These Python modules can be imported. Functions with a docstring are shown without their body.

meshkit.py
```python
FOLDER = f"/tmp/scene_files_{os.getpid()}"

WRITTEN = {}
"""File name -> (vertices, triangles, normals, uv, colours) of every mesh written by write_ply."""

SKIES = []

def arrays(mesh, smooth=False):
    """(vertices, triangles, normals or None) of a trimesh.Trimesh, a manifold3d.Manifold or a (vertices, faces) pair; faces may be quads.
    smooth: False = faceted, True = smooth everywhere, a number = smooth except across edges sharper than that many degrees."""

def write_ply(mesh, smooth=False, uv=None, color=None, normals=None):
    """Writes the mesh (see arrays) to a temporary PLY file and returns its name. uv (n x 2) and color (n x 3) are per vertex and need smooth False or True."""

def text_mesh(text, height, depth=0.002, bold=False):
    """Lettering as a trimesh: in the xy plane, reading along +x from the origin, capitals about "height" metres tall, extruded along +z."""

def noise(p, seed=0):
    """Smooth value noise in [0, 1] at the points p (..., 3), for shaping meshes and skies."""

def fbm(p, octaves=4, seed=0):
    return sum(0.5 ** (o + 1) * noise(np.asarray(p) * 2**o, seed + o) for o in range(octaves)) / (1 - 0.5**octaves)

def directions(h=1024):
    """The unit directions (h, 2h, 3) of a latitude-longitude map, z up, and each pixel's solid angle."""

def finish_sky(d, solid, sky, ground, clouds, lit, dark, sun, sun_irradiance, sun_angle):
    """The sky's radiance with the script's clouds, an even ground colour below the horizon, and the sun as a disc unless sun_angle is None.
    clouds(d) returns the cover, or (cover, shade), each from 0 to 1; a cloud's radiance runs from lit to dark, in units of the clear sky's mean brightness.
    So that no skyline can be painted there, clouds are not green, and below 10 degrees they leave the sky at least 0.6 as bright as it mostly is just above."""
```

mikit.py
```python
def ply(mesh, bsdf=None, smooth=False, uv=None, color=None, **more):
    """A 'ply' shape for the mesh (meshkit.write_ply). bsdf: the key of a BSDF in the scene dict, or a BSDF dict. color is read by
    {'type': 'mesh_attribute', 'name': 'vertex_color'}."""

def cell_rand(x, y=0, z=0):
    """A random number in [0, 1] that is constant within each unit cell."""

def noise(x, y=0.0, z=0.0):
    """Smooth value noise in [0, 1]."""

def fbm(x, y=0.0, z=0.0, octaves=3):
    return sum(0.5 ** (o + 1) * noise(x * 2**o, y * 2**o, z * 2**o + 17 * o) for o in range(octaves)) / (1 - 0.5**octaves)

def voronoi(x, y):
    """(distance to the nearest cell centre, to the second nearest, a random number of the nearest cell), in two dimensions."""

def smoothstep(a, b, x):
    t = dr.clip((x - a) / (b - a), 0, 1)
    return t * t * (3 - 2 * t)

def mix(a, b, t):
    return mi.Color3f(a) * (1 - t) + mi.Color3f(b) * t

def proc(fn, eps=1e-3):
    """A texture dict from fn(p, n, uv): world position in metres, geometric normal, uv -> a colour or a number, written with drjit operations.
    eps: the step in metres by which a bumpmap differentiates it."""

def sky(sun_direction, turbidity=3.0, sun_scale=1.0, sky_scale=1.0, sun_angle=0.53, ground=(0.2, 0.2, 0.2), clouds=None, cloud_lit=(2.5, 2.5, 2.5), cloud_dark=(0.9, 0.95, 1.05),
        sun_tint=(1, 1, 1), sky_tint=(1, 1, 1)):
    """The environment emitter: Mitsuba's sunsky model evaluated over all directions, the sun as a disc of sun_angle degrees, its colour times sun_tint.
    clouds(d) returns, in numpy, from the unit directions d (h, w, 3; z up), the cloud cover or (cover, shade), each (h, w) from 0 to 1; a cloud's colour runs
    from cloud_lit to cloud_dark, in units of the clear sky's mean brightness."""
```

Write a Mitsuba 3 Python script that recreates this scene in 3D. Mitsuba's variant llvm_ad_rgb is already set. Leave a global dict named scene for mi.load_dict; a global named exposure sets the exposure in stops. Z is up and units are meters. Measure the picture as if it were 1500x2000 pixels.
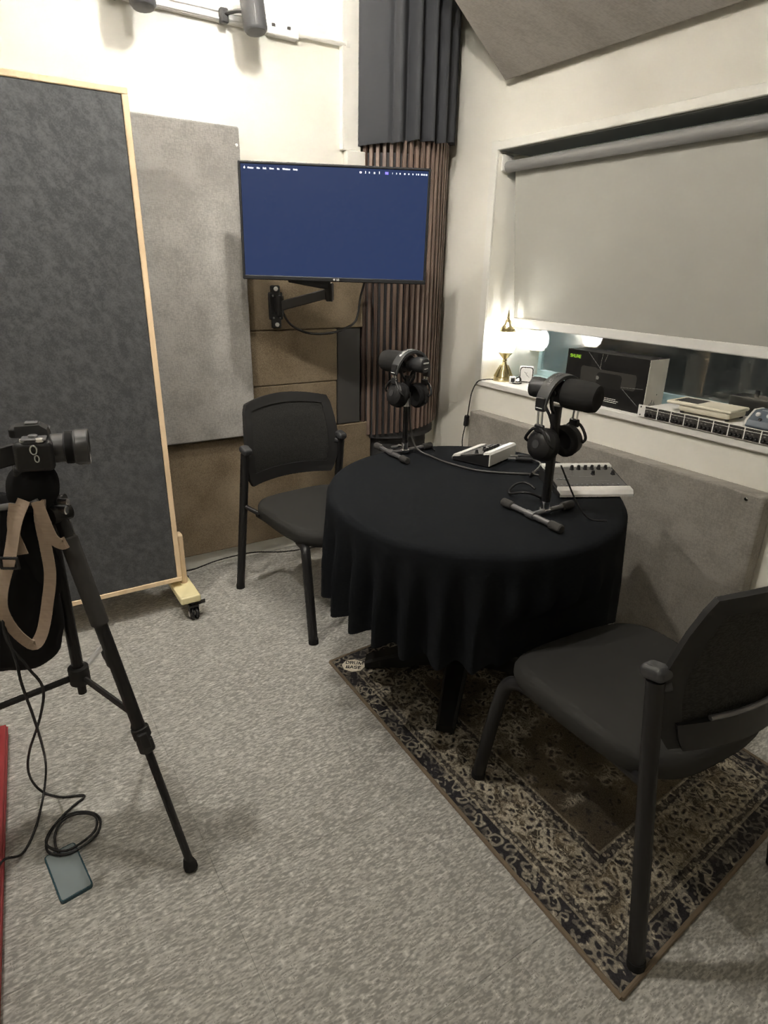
import math, random
import numpy as np, trimesh, mitsuba as mi, drjit as dr
import mikit, meshkit
from mikit import proc, noise as n3, fbm, voronoi, smoothstep, mix

random.seed(7)
rng = np.random.default_rng(7)
T = mi.ScalarTransform4f
scene = {'type': 'scene'}
labels = {}
A_ = np.array

# ------------------------------------------------------------------ camera, exposure
# world: X runs along the screen wall (to the right), Y towards that wall, Z up; the lens stands above the origin
CAM = A_([0.0, 0.0, 1.42])
_p, _r, _yaw = math.radians(21.45), math.radians(-1.2), math.radians(32.8)
_f = A_([0, math.cos(_p), -math.sin(_p)]); _s = A_([1.0, 0, 0]); _d = np.cross(_f, _s)
_d2 = -math.sin(_r) * _s + math.cos(_r) * _d
_Z = A_([[math.cos(_yaw), math.sin(_yaw), 0], [-math.sin(_yaw), math.cos(_yaw), 0], [0, 0, 1]])
FWD, UP = _Z @ _f, -(_Z @ _d2)
scene['camera'] = {'type': 'perspective', 'fov': math.degrees(2 * math.atan(750 / 1203)), 'fov_axis': 'x', 'near_clip': 0.01, 'far_clip': 50,
                   'to_world': T().look_at(origin=CAM.tolist(), target=(CAM + FWD).tolist(), up=UP.tolist())}
exposure = 1.88
WARM = A_([1.0, 0.94, 0.84])
# ceiling track heads: (position of the mouth, point aimed at, radiance); built further down by spotlight()
HEADS = [((1.10, 2.72, 2.42), (1.08, 2.80, 2.9), 380),
         ((0.69, 2.72, 2.42), (0.68, 2.80, 2.9), 380),
         ((0.96, 1.90, 2.62), (0.85, 2.868, 2.05), 420),
         ((-0.20, 1.70, 2.62), (0.10, 1.95, 0.0), 430),
         ((-0.55, 0.35, 2.62), (-0.2, 1.3, 0.0), 110),
         ((0.55, 1.25, 2.62), (2.19, 1.95, 1.5), 400),
         ((3.05, 2.45, 2.55), (2.95, 3.0, 0.9), 420)]

# ------------------------------------------------------------------ materials
def P(name, color, rough=0.6, metal=0.0, bump=None, bscale=0.001, spec=0.4, **more):
    col = color if isinstance(color, dict) else {'type': 'rgb', 'value': list(color)}
    b = {'type': 'principled', 'base_color': col, 'roughness': rough, 'metallic': metal, 'specular': spec, **more}
    if bump is not None:
        b = {'type': 'bumpmap', 'arbitrary': bump, 'scale': bscale, 'nested_bsdf': b}
    scene['mat_' + name] = {'type': 'twosided', 'nested': b}
    return 'mat_' + name

def speckle(p, n, uv):           # grey carpet, grain along X
    g = n3(p.x * 95, p.y * 270, 3.0)
    g2 = n3(p.x * 170 + 9, p.y * 360, 8.0)
    big = fbm(p.x * 6, p.y * 9, 1.0)
    c = mix((0.235, 0.230, 0.213), (0.43, 0.42, 0.392), smoothstep(0.25, 0.75, 0.55 * g + 0.35 * g2 + 0.12 * big))
    c = mix(c, (0.62, 0.61, 0.58), smoothstep(0.80, 0.95, g) * 0.6)
    return mix(c, (0.13, 0.125, 0.115), smoothstep(0.80, 0.95, g2) * 0.6)
def felt(p, n, uv):
    a = fbm(p.x * 38 + p.y * 9, p.z * 38, p.y * 7, 4)
    b = n3((p.x + p.z * 0.4) * 70, p.z * 55, 2.0)
    f = n3(p.x * 260, p.z * 260, 5.0)
    return mix((0.048, 0.050, 0.053), (0.085, 0.088, 0.092), smoothstep(0.25, 0.80, 0.5 * a + 0.25 * b + 0.25 * f))
def weave(lo, hi):
    def fn(p, n, uv):
        a = fbm((p.x + p.y) * 13, p.z * 13, 4.0, 3)
        t = n3((p.x + p.y) * 420, p.z * 120, 1.0) * 0.5 + n3((p.x + p.y) * 120, p.z * 420, 5.0) * 0.5
        return mix(lo, hi, smoothstep(0.2, 0.8, 0.5 * a + 0.5 * t))
    return proc(fn)
def tan_fn(p, n, uv):
    a = fbm(p.x * 9, p.z * 8, p.y, 4); t = n3(p.x * 330, p.z * 330, 1.0)
    return mix((0.128, 0.097, 0.063), (0.230, 0.185, 0.130), smoothstep(0.25, 0.75, 0.7 * a + 0.3 * t))
def wallpaint(p, n, uv):
    a = fbm(p.x * 2.2 + p.y * 1.7, p.y * 2 + 3, p.z * 2.2, 3)
    return mix((0.735, 0.715, 0.645), (0.785, 0.765, 0.70), smoothstep(0.3, 0.7, a))
def slatwood(p, n, uv):
    a = n3(p.x * 160, p.y * 160, p.z * 5); b = n3(p.x * 40, p.y * 40, p.z * 1.3)
    return mix((0.068, 0.045, 0.037), (0.205, 0.148, 0.122), smoothstep(0.2, 0.85, 0.5 * a + 0.5 * b))
def pinewood(p, n, uv):
    a = n3(p.x * 90, p.y * 90, p.z * 6)
    return mix((0.72, 0.54, 0.34), (0.84, 0.66, 0.45), a)
def darkweave(p, n, uv):
    t = n3(p.x * 420 + p.y * 420, p.z * 420, 3.0)
    return mix((0.013, 0.013, 0.013), (0.030, 0.030, 0.029), t)
def rugfn(p, n, uv):
    W, L = 0.94, 1.36
    x, y = uv.x * W, uv.y * L
    d = dr.minimum(dr.minimum(x, W - x), dr.minimum(y, L - y))
    sx, sy = dr.abs(x - W / 2), dr.abs(y - L / 2)
    wx, wy = 0.020 * (n3(x * 55, y * 55, 2.0) - 0.5), 0.020 * (n3(x * 55, y * 55, 12.0) - 0.5)
    v1, v2, w = voronoi((x + wx) * 62, (y + wy) * 62)
    u1, u2, k = voronoi((sx + wx) * 29 + 5, (sy + wy) * 29)
    ringb = smoothstep(0.17, 0.06, dr.abs(u1 - 0.36))
    petal = smoothstep(0.36, 0.20, v1) * smoothstep(0.35, 0.55, w)
    vein = smoothstep(0.16, 0.05, v2 - v1)
    speck = n3(x * 420, y * 420, 1.0)
    fade = smoothstep(0.25, 0.7, fbm(x * 6, y * 6, 2.0))
    worn = smoothstep(0.3, 0.7, fbm(x * 26, y * 26, 7.0))
    cream, brown, navy, tanc = mi.Color3f(0.37, 0.335, 0.27), mi.Color3f(0.040, 0.034, 0.028), mi.Color3f(0.024, 0.023, 0.026), mi.Color3f(0.130, 0.106, 0.074)
    field = mix(brown, tanc, 0.15 + 0.4 * fade)
    field = mix(field, cream, dr.clip((0.40 * ringb + 0.40 * vein + 0.3 * petal) * smoothstep(0.45, 0.8, fbm(x * 13, y * 13, 9.0)) * 1.3, 0, 1))
    field = mix(field, navy, smoothstep(0.22, 0.10, u1) * 0.8)
    band = mix(tanc * 0.8, brown, smoothstep(0.3, 0.7, k))
    band = mix(band, cream, dr.clip((0.75 * petal + 0.65 * ringb + 0.45 * vein) * (0.45 + 0.75 * worn), 0, 1))
    band = mix(band, navy, smoothstep(0.20, 0.09, u1))
    edge = mix(navy, cream, dr.clip((0.5 * ringb + 0.35 * petal) * (0.3 + 0.9 * worn), 0, 1))
    c = dr.select(d < 0.055, edge, dr.select(d < 0.235, band, field))
    line = smoothstep(0.0042, 0.0018, dr.abs(d - 0.058)) + smoothstep(0.0042, 0.0018, dr.abs(d - 0.085)) + smoothstep(0.0042, 0.0018, dr.abs(d - 0.205)) + smoothstep(0.0042, 0.0018, dr.abs(d - 0.235))
    c = mix(c, cream * 0.8, dr.clip(line, 0, 1) * 0.4)
    inner = dr.select((d > 0.064) & (d < 0.080) | (d > 0.210) & (d < 0.230), 1.0, 0.0)
    c = mix(c, mix(navy, cream, smoothstep(0.35, 0.25, v1) * 0.5), inner * 0.8)
    return c * (0.62 + 0.62 * speck)
def brassfn(p, n, uv):
    return mix((0.40, 0.33, 0.17), (0.58, 0.50, 0.29), n3(p.x * 200, p.y * 200, p.z * 200))
def clothfn(p, n, uv):
    return mix((0.0058, 0.0066, 0.0080), (0.0092, 0.0104, 0.0124), n3(p.x * 240, p.y * 240, p.z * 240))

P('wall', proc(wallpaint), 0.75, spec=0.25)
P('white', (0.76, 0.75, 0.70), 0.45)
P('ceiling', (0.72, 0.70, 0.66), 0.9, spec=0.1)
P('carpet', proc(speckle), 0.95, spec=0.1, bump=proc(lambda p, n, uv: n3(p.x * 150, p.y * 300, 2.0), 5e-4), bscale=0.0012)
P('backing', (0.05, 0.05, 0.05), 0.9)
P('felt', proc(felt), 0.95, spec=0.1)
P('panelgrey', weave((0.215, 0.208, 0.195), (0.325, 0.315, 0.298)), 0.95, spec=0.1)
P('cloudgrey', weave((0.17, 0.158, 0.142), (0.225, 0.212, 0.195)), 0.95, spec=0.1)
P('lowgrey', weave((0.20, 0.188, 0.168), (0.29, 0.275, 0.25)), 0.95, spec=0.1)
P('tan', proc(tan_fn), 0.95, spec=0.1)
P('slat', proc(slatwood), 0.5)
P('pine', proc(pinewood), 0.5)
P('cream_paint', (0.80, 0.72, 0.43), 0.4)
P('drape', (0.033, 0.035, 0.040), 0.8, spec=0.15)
P('darkfelt', (0.045, 0.045, 0.047), 0.9, spec=0.15)
P('stripfelt', (0.055, 0.054, 0.053), 0.9, spec=0.1)
P('blind', (0.37, 0.365, 0.335), 0.8, spec=0.15)
P('rollergrey', (0.19, 0.19, 0.188), 0.5)
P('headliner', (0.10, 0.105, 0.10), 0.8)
P('sillwhite', (0.74, 0.73, 0.69), 0.35)
P('teal', (0.42, 0.56, 0.58), 0.8)
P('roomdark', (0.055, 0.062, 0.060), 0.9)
P('tealwall', (0.24, 0.40, 0.45), 0.8)
P('plastic', (0.011, 0.011, 0.012), 0.42, spec=0.3)
P('plasticmat', (0.014, 0.014, 0.0145), 0.6, spec=0.25)
P('seatfab', (0.019, 0.019, 0.0185), 0.75, spec=0.2)
P('meshfab', proc(darkweave), 0.8, spec=0.15)
P('legsteel', (0.010, 0.010, 0.011), 0.4, spec=0.25)
P('blacksteel', (0.007, 0.007, 0.008), 0.35, spec=0.3)
P('softblack', (0.012, 0.012, 0.0125), 0.9, spec=0.1)
P('foam', (0.022, 0.022, 0.022), 0.95, spec=0.08)
P('padgrey', (0.042, 0.041, 0.040), 0.85, spec=0.15)
P('micgrey', (0.030, 0.031, 0.033), 0.38, metal=0.2)
P('bandgrey', (0.042, 0.044, 0.046), 0.45)
P('gunmetal', (0.20, 0.20, 0.21), 0.35, metal=0.7)
P('chrome', (0.80, 0.80, 0.81), 0.12, metal=1.0)
P('silver', (0.72, 0.71, 0.69), 0.32, metal=0.6)
P('silverpaint', (0.74, 0.73, 0.70), 0.35)
P('mixpanel', (0.085, 0.083, 0.080), 0.5)
P('cloth', proc(clothfn), 0.9, spec=0.04)
P('rug', proc(rugfn), 0.95, spec=0.05, bump=proc(lambda p, n, uv: n3(p.x * 500, p.y * 500, 2.0), 5e-4), bscale=0.0006)
P('rugbinding', (0.135, 0.105, 0.072), 0.9)
P('patch', (0.74, 0.68, 0.57), 0.7)
P('ink', (0.03, 0.027, 0.025), 0.7)
P('strap', weave((0.30, 0.225, 0.17), (0.37, 0.285, 0.22)), 0.85)
P('bag', (0.007, 0.0072, 0.008), 0.85, spec=0.1)
P('cord', (0.009, 0.009, 0.010), 0.5, spec=0.3)
P('red', (0.24, 0.032, 0.035), 0.5)
P('phoneglass', (0.20, 0.235, 0.245), 0.12, spec=0.7)
P('phonerim', (0.02, 0.05, 0.065), 0.35)
P('brass', proc(brassfn), 0.25, metal=1.0)
P('boxblack', (0.007, 0.007, 0.0075), 0.4, spec=0.25)
P('boxprint', (0.034, 0.033, 0.031), 0.5, spec=0.2)
P('boxprint2', (0.011, 0.011, 0.011), 0.5, spec=0.2)
P('boxline', (0.16, 0.16, 0.155), 0.5)
P('boxwhite', (0.66, 0.645, 0.60), 0.6)
P('green', (0.42, 0.80, 0.06), 0.5)
P('whiteprint', (0.75, 0.75, 0.74), 0.5)
P('creamplastic', (0.70, 0.66, 0.54), 0.45)
P('bluegrey', (0.085, 0.105, 0.13), 0.4)
P('tvblack', (0.012, 0.013, 0.015), 0.35)
P('chipblue', (0.10, 0.30, 0.45), 0.2)
P('gunblack', (0.030, 0.031, 0.034), 0.45)
P('tvglass', (0.004, 0.004, 0.005), 0.30, spec=0.12)
P('cordgrey', (0.040, 0.039, 0.038), 0.4, spec=0.5)
P('lensgrey', (0.030, 0.030, 0.031), 0.32, spec=0.6)
P('pedestal', (0.007, 0.007, 0.007), 0.5, spec=0.2)
scene['mat_glass'] = {'type': 'thindielectric', 'int_ior': 1.5}

# ------------------------------------------------------------------ mesh helpers
cat = lambda *m: trimesh.util.concatenate([x for y in m for x in (y if isinstance(y, (list, tuple)) else [y])])
unit = lambda v: A_(v, float) / np.linalg.norm(v)

def mat(o=(0, 0, 0), x=None, y=None, z=None):
    """4 x 4 from an origin and axes; a missing axis is the cross product of the others."""
    if x is not None and y is None and z is None: y = np.cross([0, 0, 1], x)
    if x is None: x = np.cross(y, z)
    if y is None: y = np.cross(z, x)
    if z is None: z = np.cross(x, y)
    m = np.eye(4)
    for k, a in enumerate((x, y, z)): m[:3, k] = unit(a)
    m[:3, 3] = o
    return m
def rz(deg, o=(0, 0, 0)):
    a = math.radians(deg)
    return mat(o, (math.cos(a), math.sin(a), 0), (-math.sin(a), math.cos(a), 0), (0, 0, 1))
def tf(m, M):
    m = m.copy(); m.apply_transform(M); return m
def box(x0, x1, y0, y1, z0, z1, ch=0.0):
    s = A_([x1 - x0, y1 - y0, z1 - z0], float); c = A_([x0 + x1, y0 + y1, z0 + z1]) / 2
    if ch <= 0:
        m = trimesh.creation.box(s)
    else:
        ch = min(ch, s.min() * 0.45); h = s / 2; pts = []
        for sg in np.ndindex(2, 2, 2):
            q = (A_(sg) * 2 - 1)
            for k in range(3):
                e = h - ch; e[k] = h[k]; pts.append(q * e)
        m = trimesh.Trimesh(pts).convex_hull
    m.apply_translation(c); return m
def rbox(x0, x1, y0, y1, z0, z1, r, n=3):
    """box with rounded edges: hull of eight small spheres"""
    r = min(r, (x1 - x0) * .49, (y1 - y0) * .49, (z1 - z0) * .49)
    sp = trimesh.creation.icosphere(n - 1, r).vertices; pts = []
    for a in (x0 + r, x1 - r):
        for b in (y0 + r, y1 - r):
            for c in (z0 + r, z1 - r): pts.append(sp + [a, b, c])
    return trimesh.Trimesh(np.vstack(pts)).convex_hull
def spline(pts, n=8):
    p = A_(pts, float)
    if len(p) < 3: return p
    q = np.vstack([2 * p[0] - p[1], p, 2 * p[-1] - p[-2]]); out = []
    for i in range(1, len(q) - 2):
        for t in np.linspace(0, 1, n, endpoint=False):
            a, b, c, d = q[i - 1:i + 3]
            out.append(0.5 * (2 * b + (c - a) * t + (2 * a - 5 * b + 4 * c - d) * t * t + (3 * b - a - 3 * c + d) * t ** 3))
    return np.vstack(out + [p[-1:]])
def sweep(path, section, up=None, closed=False, scale=None):
    """closed section (k x 2) along a path; first coordinate along the side vector, second along the normal"""
    p = A_(path, float); k = len(section); sec = A_(section, float); n = len(p)
    t = np.gradient(p, axis=0)
    if closed: t = np.roll(p, -1, 0) - np.roll(p, 1, 0)
    t /= np.linalg.norm(t, axis=1, keepdims=True) + 1e-12
    verts = []; side = None
    for i in range(n):
        if up is not None:
            s = np.cross(t[i], up if np.ndim(up) == 1 else up[i])
            if np.linalg.norm(s) < 1e-6: s = side
            side = unit(s)
        elif side is None:
            a = A_([0, 0, 1.0]) if abs(t[i][2]) < 0.9 else A_([1.0, 0, 0]); side = unit(np.cross(t[i], a))
        else:
            side = unit(side - t[i] * (side @ t[i]))
        nn = np.cross(side, t[i]); sc = 1 if scale is None else scale[i]
        verts.append(p[i] + sc * (sec[:, :1] * side + sec[:, 1:] * nn))
    f = []
    for i in range(n if closed else n - 1):
        a, b = i * k, ((i + 1) % n) * k
        for j in range(k):
            j2 = (j + 1) % k; f += [[a + j, a + j2, b + j2], [a + j, b + j2, b + j]]
    v = np.vstack(verts)
    if not closed:
        c0, c1 = len(v), len(v) + 1; v = np.vstack([v, p[:1], p[-1:]])
        for j in range(k):
            j2 = (j + 1) % k; f += [[c0, j2, j], [c1, (n - 1) * k + j, (n - 1) * k + j2]]
    m = trimesh.Trimesh(v, f, process=False); trimesh.repair.fix_normals(m); return m
def circ(r, n=10, ry=None):
    a = np.linspace(0, 2 * np.pi, n, endpoint=False); return np.c_[r * np.cos(a), (ry or r) * np.sin(a)]
def tube(pts, r, n=10, smooth=0, scale=None, closed=False):
    p = spline(pts, smooth) if smooth else A_(pts, float)
    return sweep(p, circ(r, n), scale=scale, closed=closed)
def ribbon(pts, w, th, up, smooth=6):
    p = spline(pts, smooth); h, t = w / 2, th / 2
    return sweep(p, [(-h, -t), (h, -t), (h, t), (-h, t)], up=up)
def lathe(prof, n=28, o=(0, 0, 0), axis=(0, 0, 1)):
    pr = A_(prof, float); m = trimesh.creation.revolve(np.vstack([[0, pr[0, 1]], pr, [0, pr[-1, 1]]]), sections=n)
    trimesh.repair.fix_normals(m)
    z = unit(axis); x = unit(np.cross([0, 1, 0] if abs(z[1]) < .9 else [1, 0, 0], z))
    return tf(m, mat(o, x=x, z=z, y=np.cross(z, x)))
def rod(a, b, r, r2=None, n=16, ch=0.0):
    a, b = A_(a, float), A_(b, float); L = np.linalg.norm(b - a); r2 = r if r2 is None else r2
    pr = [(r, 0), (r2, L)] if ch <= 0 else [(r - ch, 0), (r, ch), (r2, L - ch), (r2 - ch, L)]
    return lathe(pr, n, a, b - a)
def grid(fn, nu, nv, uv=False):
    u, v = np.meshgrid(np.linspace(0, 1, nu), np.linspace(0, 1, nv), indexing='ij')
    V = fn(u.ravel(), v.ravel()); i = np.arange(nu * nv).reshape(nu, nv)
    q = np.stack([i[:-1, :-1], i[1:, :-1], i[1:, 1:], i[:-1, 1:]], -1).reshape(-1, 4)
    return trimesh.Trimesh(V, np.vstack([q[:, [0, 1, 2]], q[:, [0, 2, 3]]]), process=False)
def shell(fn, nu, nv, th):
    """a curved sheet of real thickness: fn(u, v) -> points; th metres thick"""
    m = grid(fn, nu, nv); nrm = m.vertex_normals; a = m.vertices + nrm * th / 2; b = m.vertices - nrm * th / 2
    n = len(a); i = np.arange(n).reshape(nu, nv); f = [m.faces, m.faces[:, ::-1] + n]
    for e in (i[:, 0], i[-1, :], i[::-1, -1], i[0, ::-1]):
        p, q = e[:-1], e[1:]; f += [np.c_[p, q + n, q], np.c_[p, p + n, q + n]]
    m = trimesh.Trimesh(np.vstack([a, b]), np.vstack(f), process=False); return m

def put(key, mesh, m, smooth=35, M=None, **more):
    if isinstance(mesh, (list, tuple)): mesh = cat(mesh)
    if M is not None: mesh = tf(mesh, M)
    k, i = key, 0
    while k in scene: i += 1; k = f'{key}_{i:03d}'
    scene[k] = mikit.ply(mesh, 'mat_' + m, smooth=smooth, **more); return k
taken = set()
def thing(name, label, category, group=None, kind=None):
    k, i = name, 0
    while k in taken: i += 1; k = f'{name}_{i:03d}'
    taken.add(k); labels[k] = {'label': label, 'category': category}
    if group: labels[k]['group'] = group
    if kind: labels[k]['kind'] = kind
    return k
def struct(name, mesh, m, label=None, smooth=False):
    taken.add(name); labels[name] = {'kind': 'structure'}
    if label: labels[name].update(label=label, category=name.split('_')[0])
    put(name, mesh, m, smooth)
def emit(rgb): return {'type': 'area', 'radiance': {'type': 'rgb', 'value': [float(x) for x in rgb]}}

# ------------------------------------------------------------------ the room
XR, YF, ZC = 2.19, 2.868, 2.75
XL, YN = -1.7, -1.5
struct('floor', box(XL - .1, XR + .5, YN - .1, YF + .1, -0.12, -0.004), 'backing', 'floor under grey flecked carpet tiles')
tile_mesh = box(-.2498, .2498, -.2498, .2498, -.004, 0, .0006)
tile_ply = mikit.ply(tile_mesh, 'mat_carpet', smooth=False)
n = 0
for i in range(-4, 4):
    for j in range(-4, 6):
        cx, cy = 0.262 + .25 + .5 * i, 0.103 + .25 + .5 * j
        if cx < XL - .3 or cx > XR + .2 or cy > YF + .2: continue
        sx, sy = min(cx + .25, XR) - (cx - .25), min(cy + .25, YF) - (cy - .25)
        if sx <= 0 or sy <= 0: continue
        scene['floor__carpet_tile' + (f'_{n:03d}' if n else '')] = {**tile_ply, 'to_world': T().translate([cx - .25 + sx / 2, cy - .25 + sy / 2, 0]).scale([sx / .5, sy / .5, 1])}
        n += 1
struct('wall_back', box(XL - .1, XR + .6, YF, YF + .12, 0, ZC), 'wall', 'off-white painted wall behind the television')
struct('wall_left', box(XL - .12, XL, YN, YF, 0, ZC), 'wall')
struct('wall_front', box(XL - .1, XR + .6, YN - .12, YN, 0, ZC), 'wall')
struct('ceiling', box(XL - .1, XR + 2.6, YN - .1, YF + .1, ZC, ZC + .1), 'ceiling')
WY0, WY1, WZ0, WZ1 = -0.25, 2.478, 0.865, 1.945
D = 0.43
struct('wall_right', [box(XR, XR + D, YN, YF, 0, WZ0), box(XR, XR + D, YN, YF, WZ1, ZC), box(XR, XR + D, WY1, YF, WZ0, WZ1), box(XR, XR + D, YN, WY0, WZ0, WZ1)], 'wall', 'off-white wall with the studio window')
struct('baseboard_back', box(XL, 1.9, YF - .016, YF, 0, .083, .003), 'white', 'white baseboard below the brown panels')
# window: trim, sill, two panes, frame, far room
struct('window_1', [box(XR - .010, XR, WY1, WY1 + .045, WZ0 - .0, WZ1 + .04, .002), box(XR - .010, XR, WY0, WY1 + .045, WZ1, WZ1 + .035, .002)], 'white', 'deep studio window above the window sill')
put('window_1__sill', box(XR - .018, XR + .21, WY0, WY1 - .002, WZ0, .895, .004), 'sillwhite')
put('window_1__sill', box(XR + .21, XR + D, WY0, WY1 - .002, WZ0, .895, .002), 'teal', False)
put('window_1__pane', box(2.384, 2.388, WY0, WY1 - .003, .896, WZ1 - .002), 'glass', False)
put('window_1__pane', box(2.598, 2.602, WY0, WY1 - .003, .915, WZ1 - .002), 'glass', False)
put('window_1__frame', [box(2.585, 2.62, WY0, WY1 - .003, .895, .925, .003), box(2.585, 2.62, WY1 - .03, WY1 - .003, .925, WZ1 - .003, .003)], 'teal', False)
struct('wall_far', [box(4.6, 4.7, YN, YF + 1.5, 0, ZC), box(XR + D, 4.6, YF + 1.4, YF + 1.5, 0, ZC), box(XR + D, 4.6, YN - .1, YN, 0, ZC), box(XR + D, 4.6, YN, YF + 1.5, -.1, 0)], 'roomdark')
struct('wall_far_side', box(XR + D, XR + D + .9, 3.0, 3.08, 0, ZC), 'tealwall')

# ------------------------------------------------------------------ roller blind
t = thing('roller_blind', 'grey fabric roller blind drawn most of the way down the studio window', 'blind')
put(t + '__roller', rod((2.235, WY0 + .01, 1.880), (2.235, WY1 - .02, 1.880), .024, n=28), 'rollergrey')
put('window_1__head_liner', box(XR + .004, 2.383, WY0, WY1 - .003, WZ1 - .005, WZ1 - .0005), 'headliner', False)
put(t + '__bracket', rbox(2.20, 2.27, WY1 - .02, WY1 - .006, 1.86, 1.93, .01), 'silverpaint')
def blindfn(u, v):
    y = WY0 + .02 + u * (WY1 - .045 - WY0 - .02); z = 1.878 - v * (1.878 - 1.20) - .022 * (1 - u) * v
    x = 2.260 + .077 * v + .0025 * np.sin(u * 9 + v * 5) * v
    return np.c_[x, y, z]
put(t + '__fabric', shell(blindfn, 60, 30, .0016), 'blind', True)
put(t + '__bottom_bar', tf(box(-.008, .008, -1.33, 1.33, -.028, .014, .004), mat((2.338, (WY0 + WY1) / 2 - .012, 1.180), y=(0, 1, .0083), x=(1, 0, 0))), 'silverpaint')

# ------------------------------------------------------------------ acoustic panels on the walls
def panel(name, label, mesh, m, cat_='acoustic panel', smooth=False):
    k = thing(name, label, cat_); put(k, mesh, m, smooth); return k
panel('sound_absorber', 'tall light grey fabric acoustic panel on the wall left of the television', rbox(.12, 1.050, 2.782, 2.819, .664, 1.952, .008), 'panelgrey', smooth=40)
put('sound_absorber__screw', lathe([(.006, 0), (.006, .003), (.003, .004)], 12, (1.035, 2.782, 1.885), (0, -1, 0)), 'whiteprint')
panel('sound_absorber', 'low grey fabric acoustic panel along the wall under the window sill', rbox(2.118, XR - .002, .942, 2.472, .004, .738, .01), 'lowgrey', smooth=40)
put('sound_absorber_001__screw', lathe([(.006, 0), (.006, .003), (.003, .004)], 12, (2.118, 1.0, .715), (-1, 0, 0)), 'chrome')
k = thing('sound_absorber', 'large grey fabric acoustic panel sloping up from the wall above the window', 'acoustic panel')
a31 = math.radians(37)
put(k, tf(rbox(0, .80, -.9, 2.432, 0, .045, .008), mat((2.180, 0, 2.236), x=(-math.cos(a31), 0, math.sin(a31)), y=(0, 1, 0))), 'cloudgrey', 40)
k = thing('carpet_cladding', 'brown carpet panels covering the lower wall behind the mesh chair', 'wall panel')
for x0, x1, z0, z1, y0 in [(-.5, .62, .083, .652, 2.820), (.623, 1.72, .083, .652, 2.820), (.623, 1.512, .655, .885, 2.820), (1.0, 1.516, .888, 1.143, 2.820), (1.0, 1.665, 1.146, 1.44, 2.820)]:
    put(k + '__panel', box(x0, x1, y0, YF - .002, z0, z1, .004), 'tan', False)
k = thing('felt_strip', 'dark felt strip standing between the brown carpet panels and the slatted column', 'felt')
put(k, box(1.519, 1.655, 2.826, YF - .002, .655, 1.143, .004), 'stripfelt', False)
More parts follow.
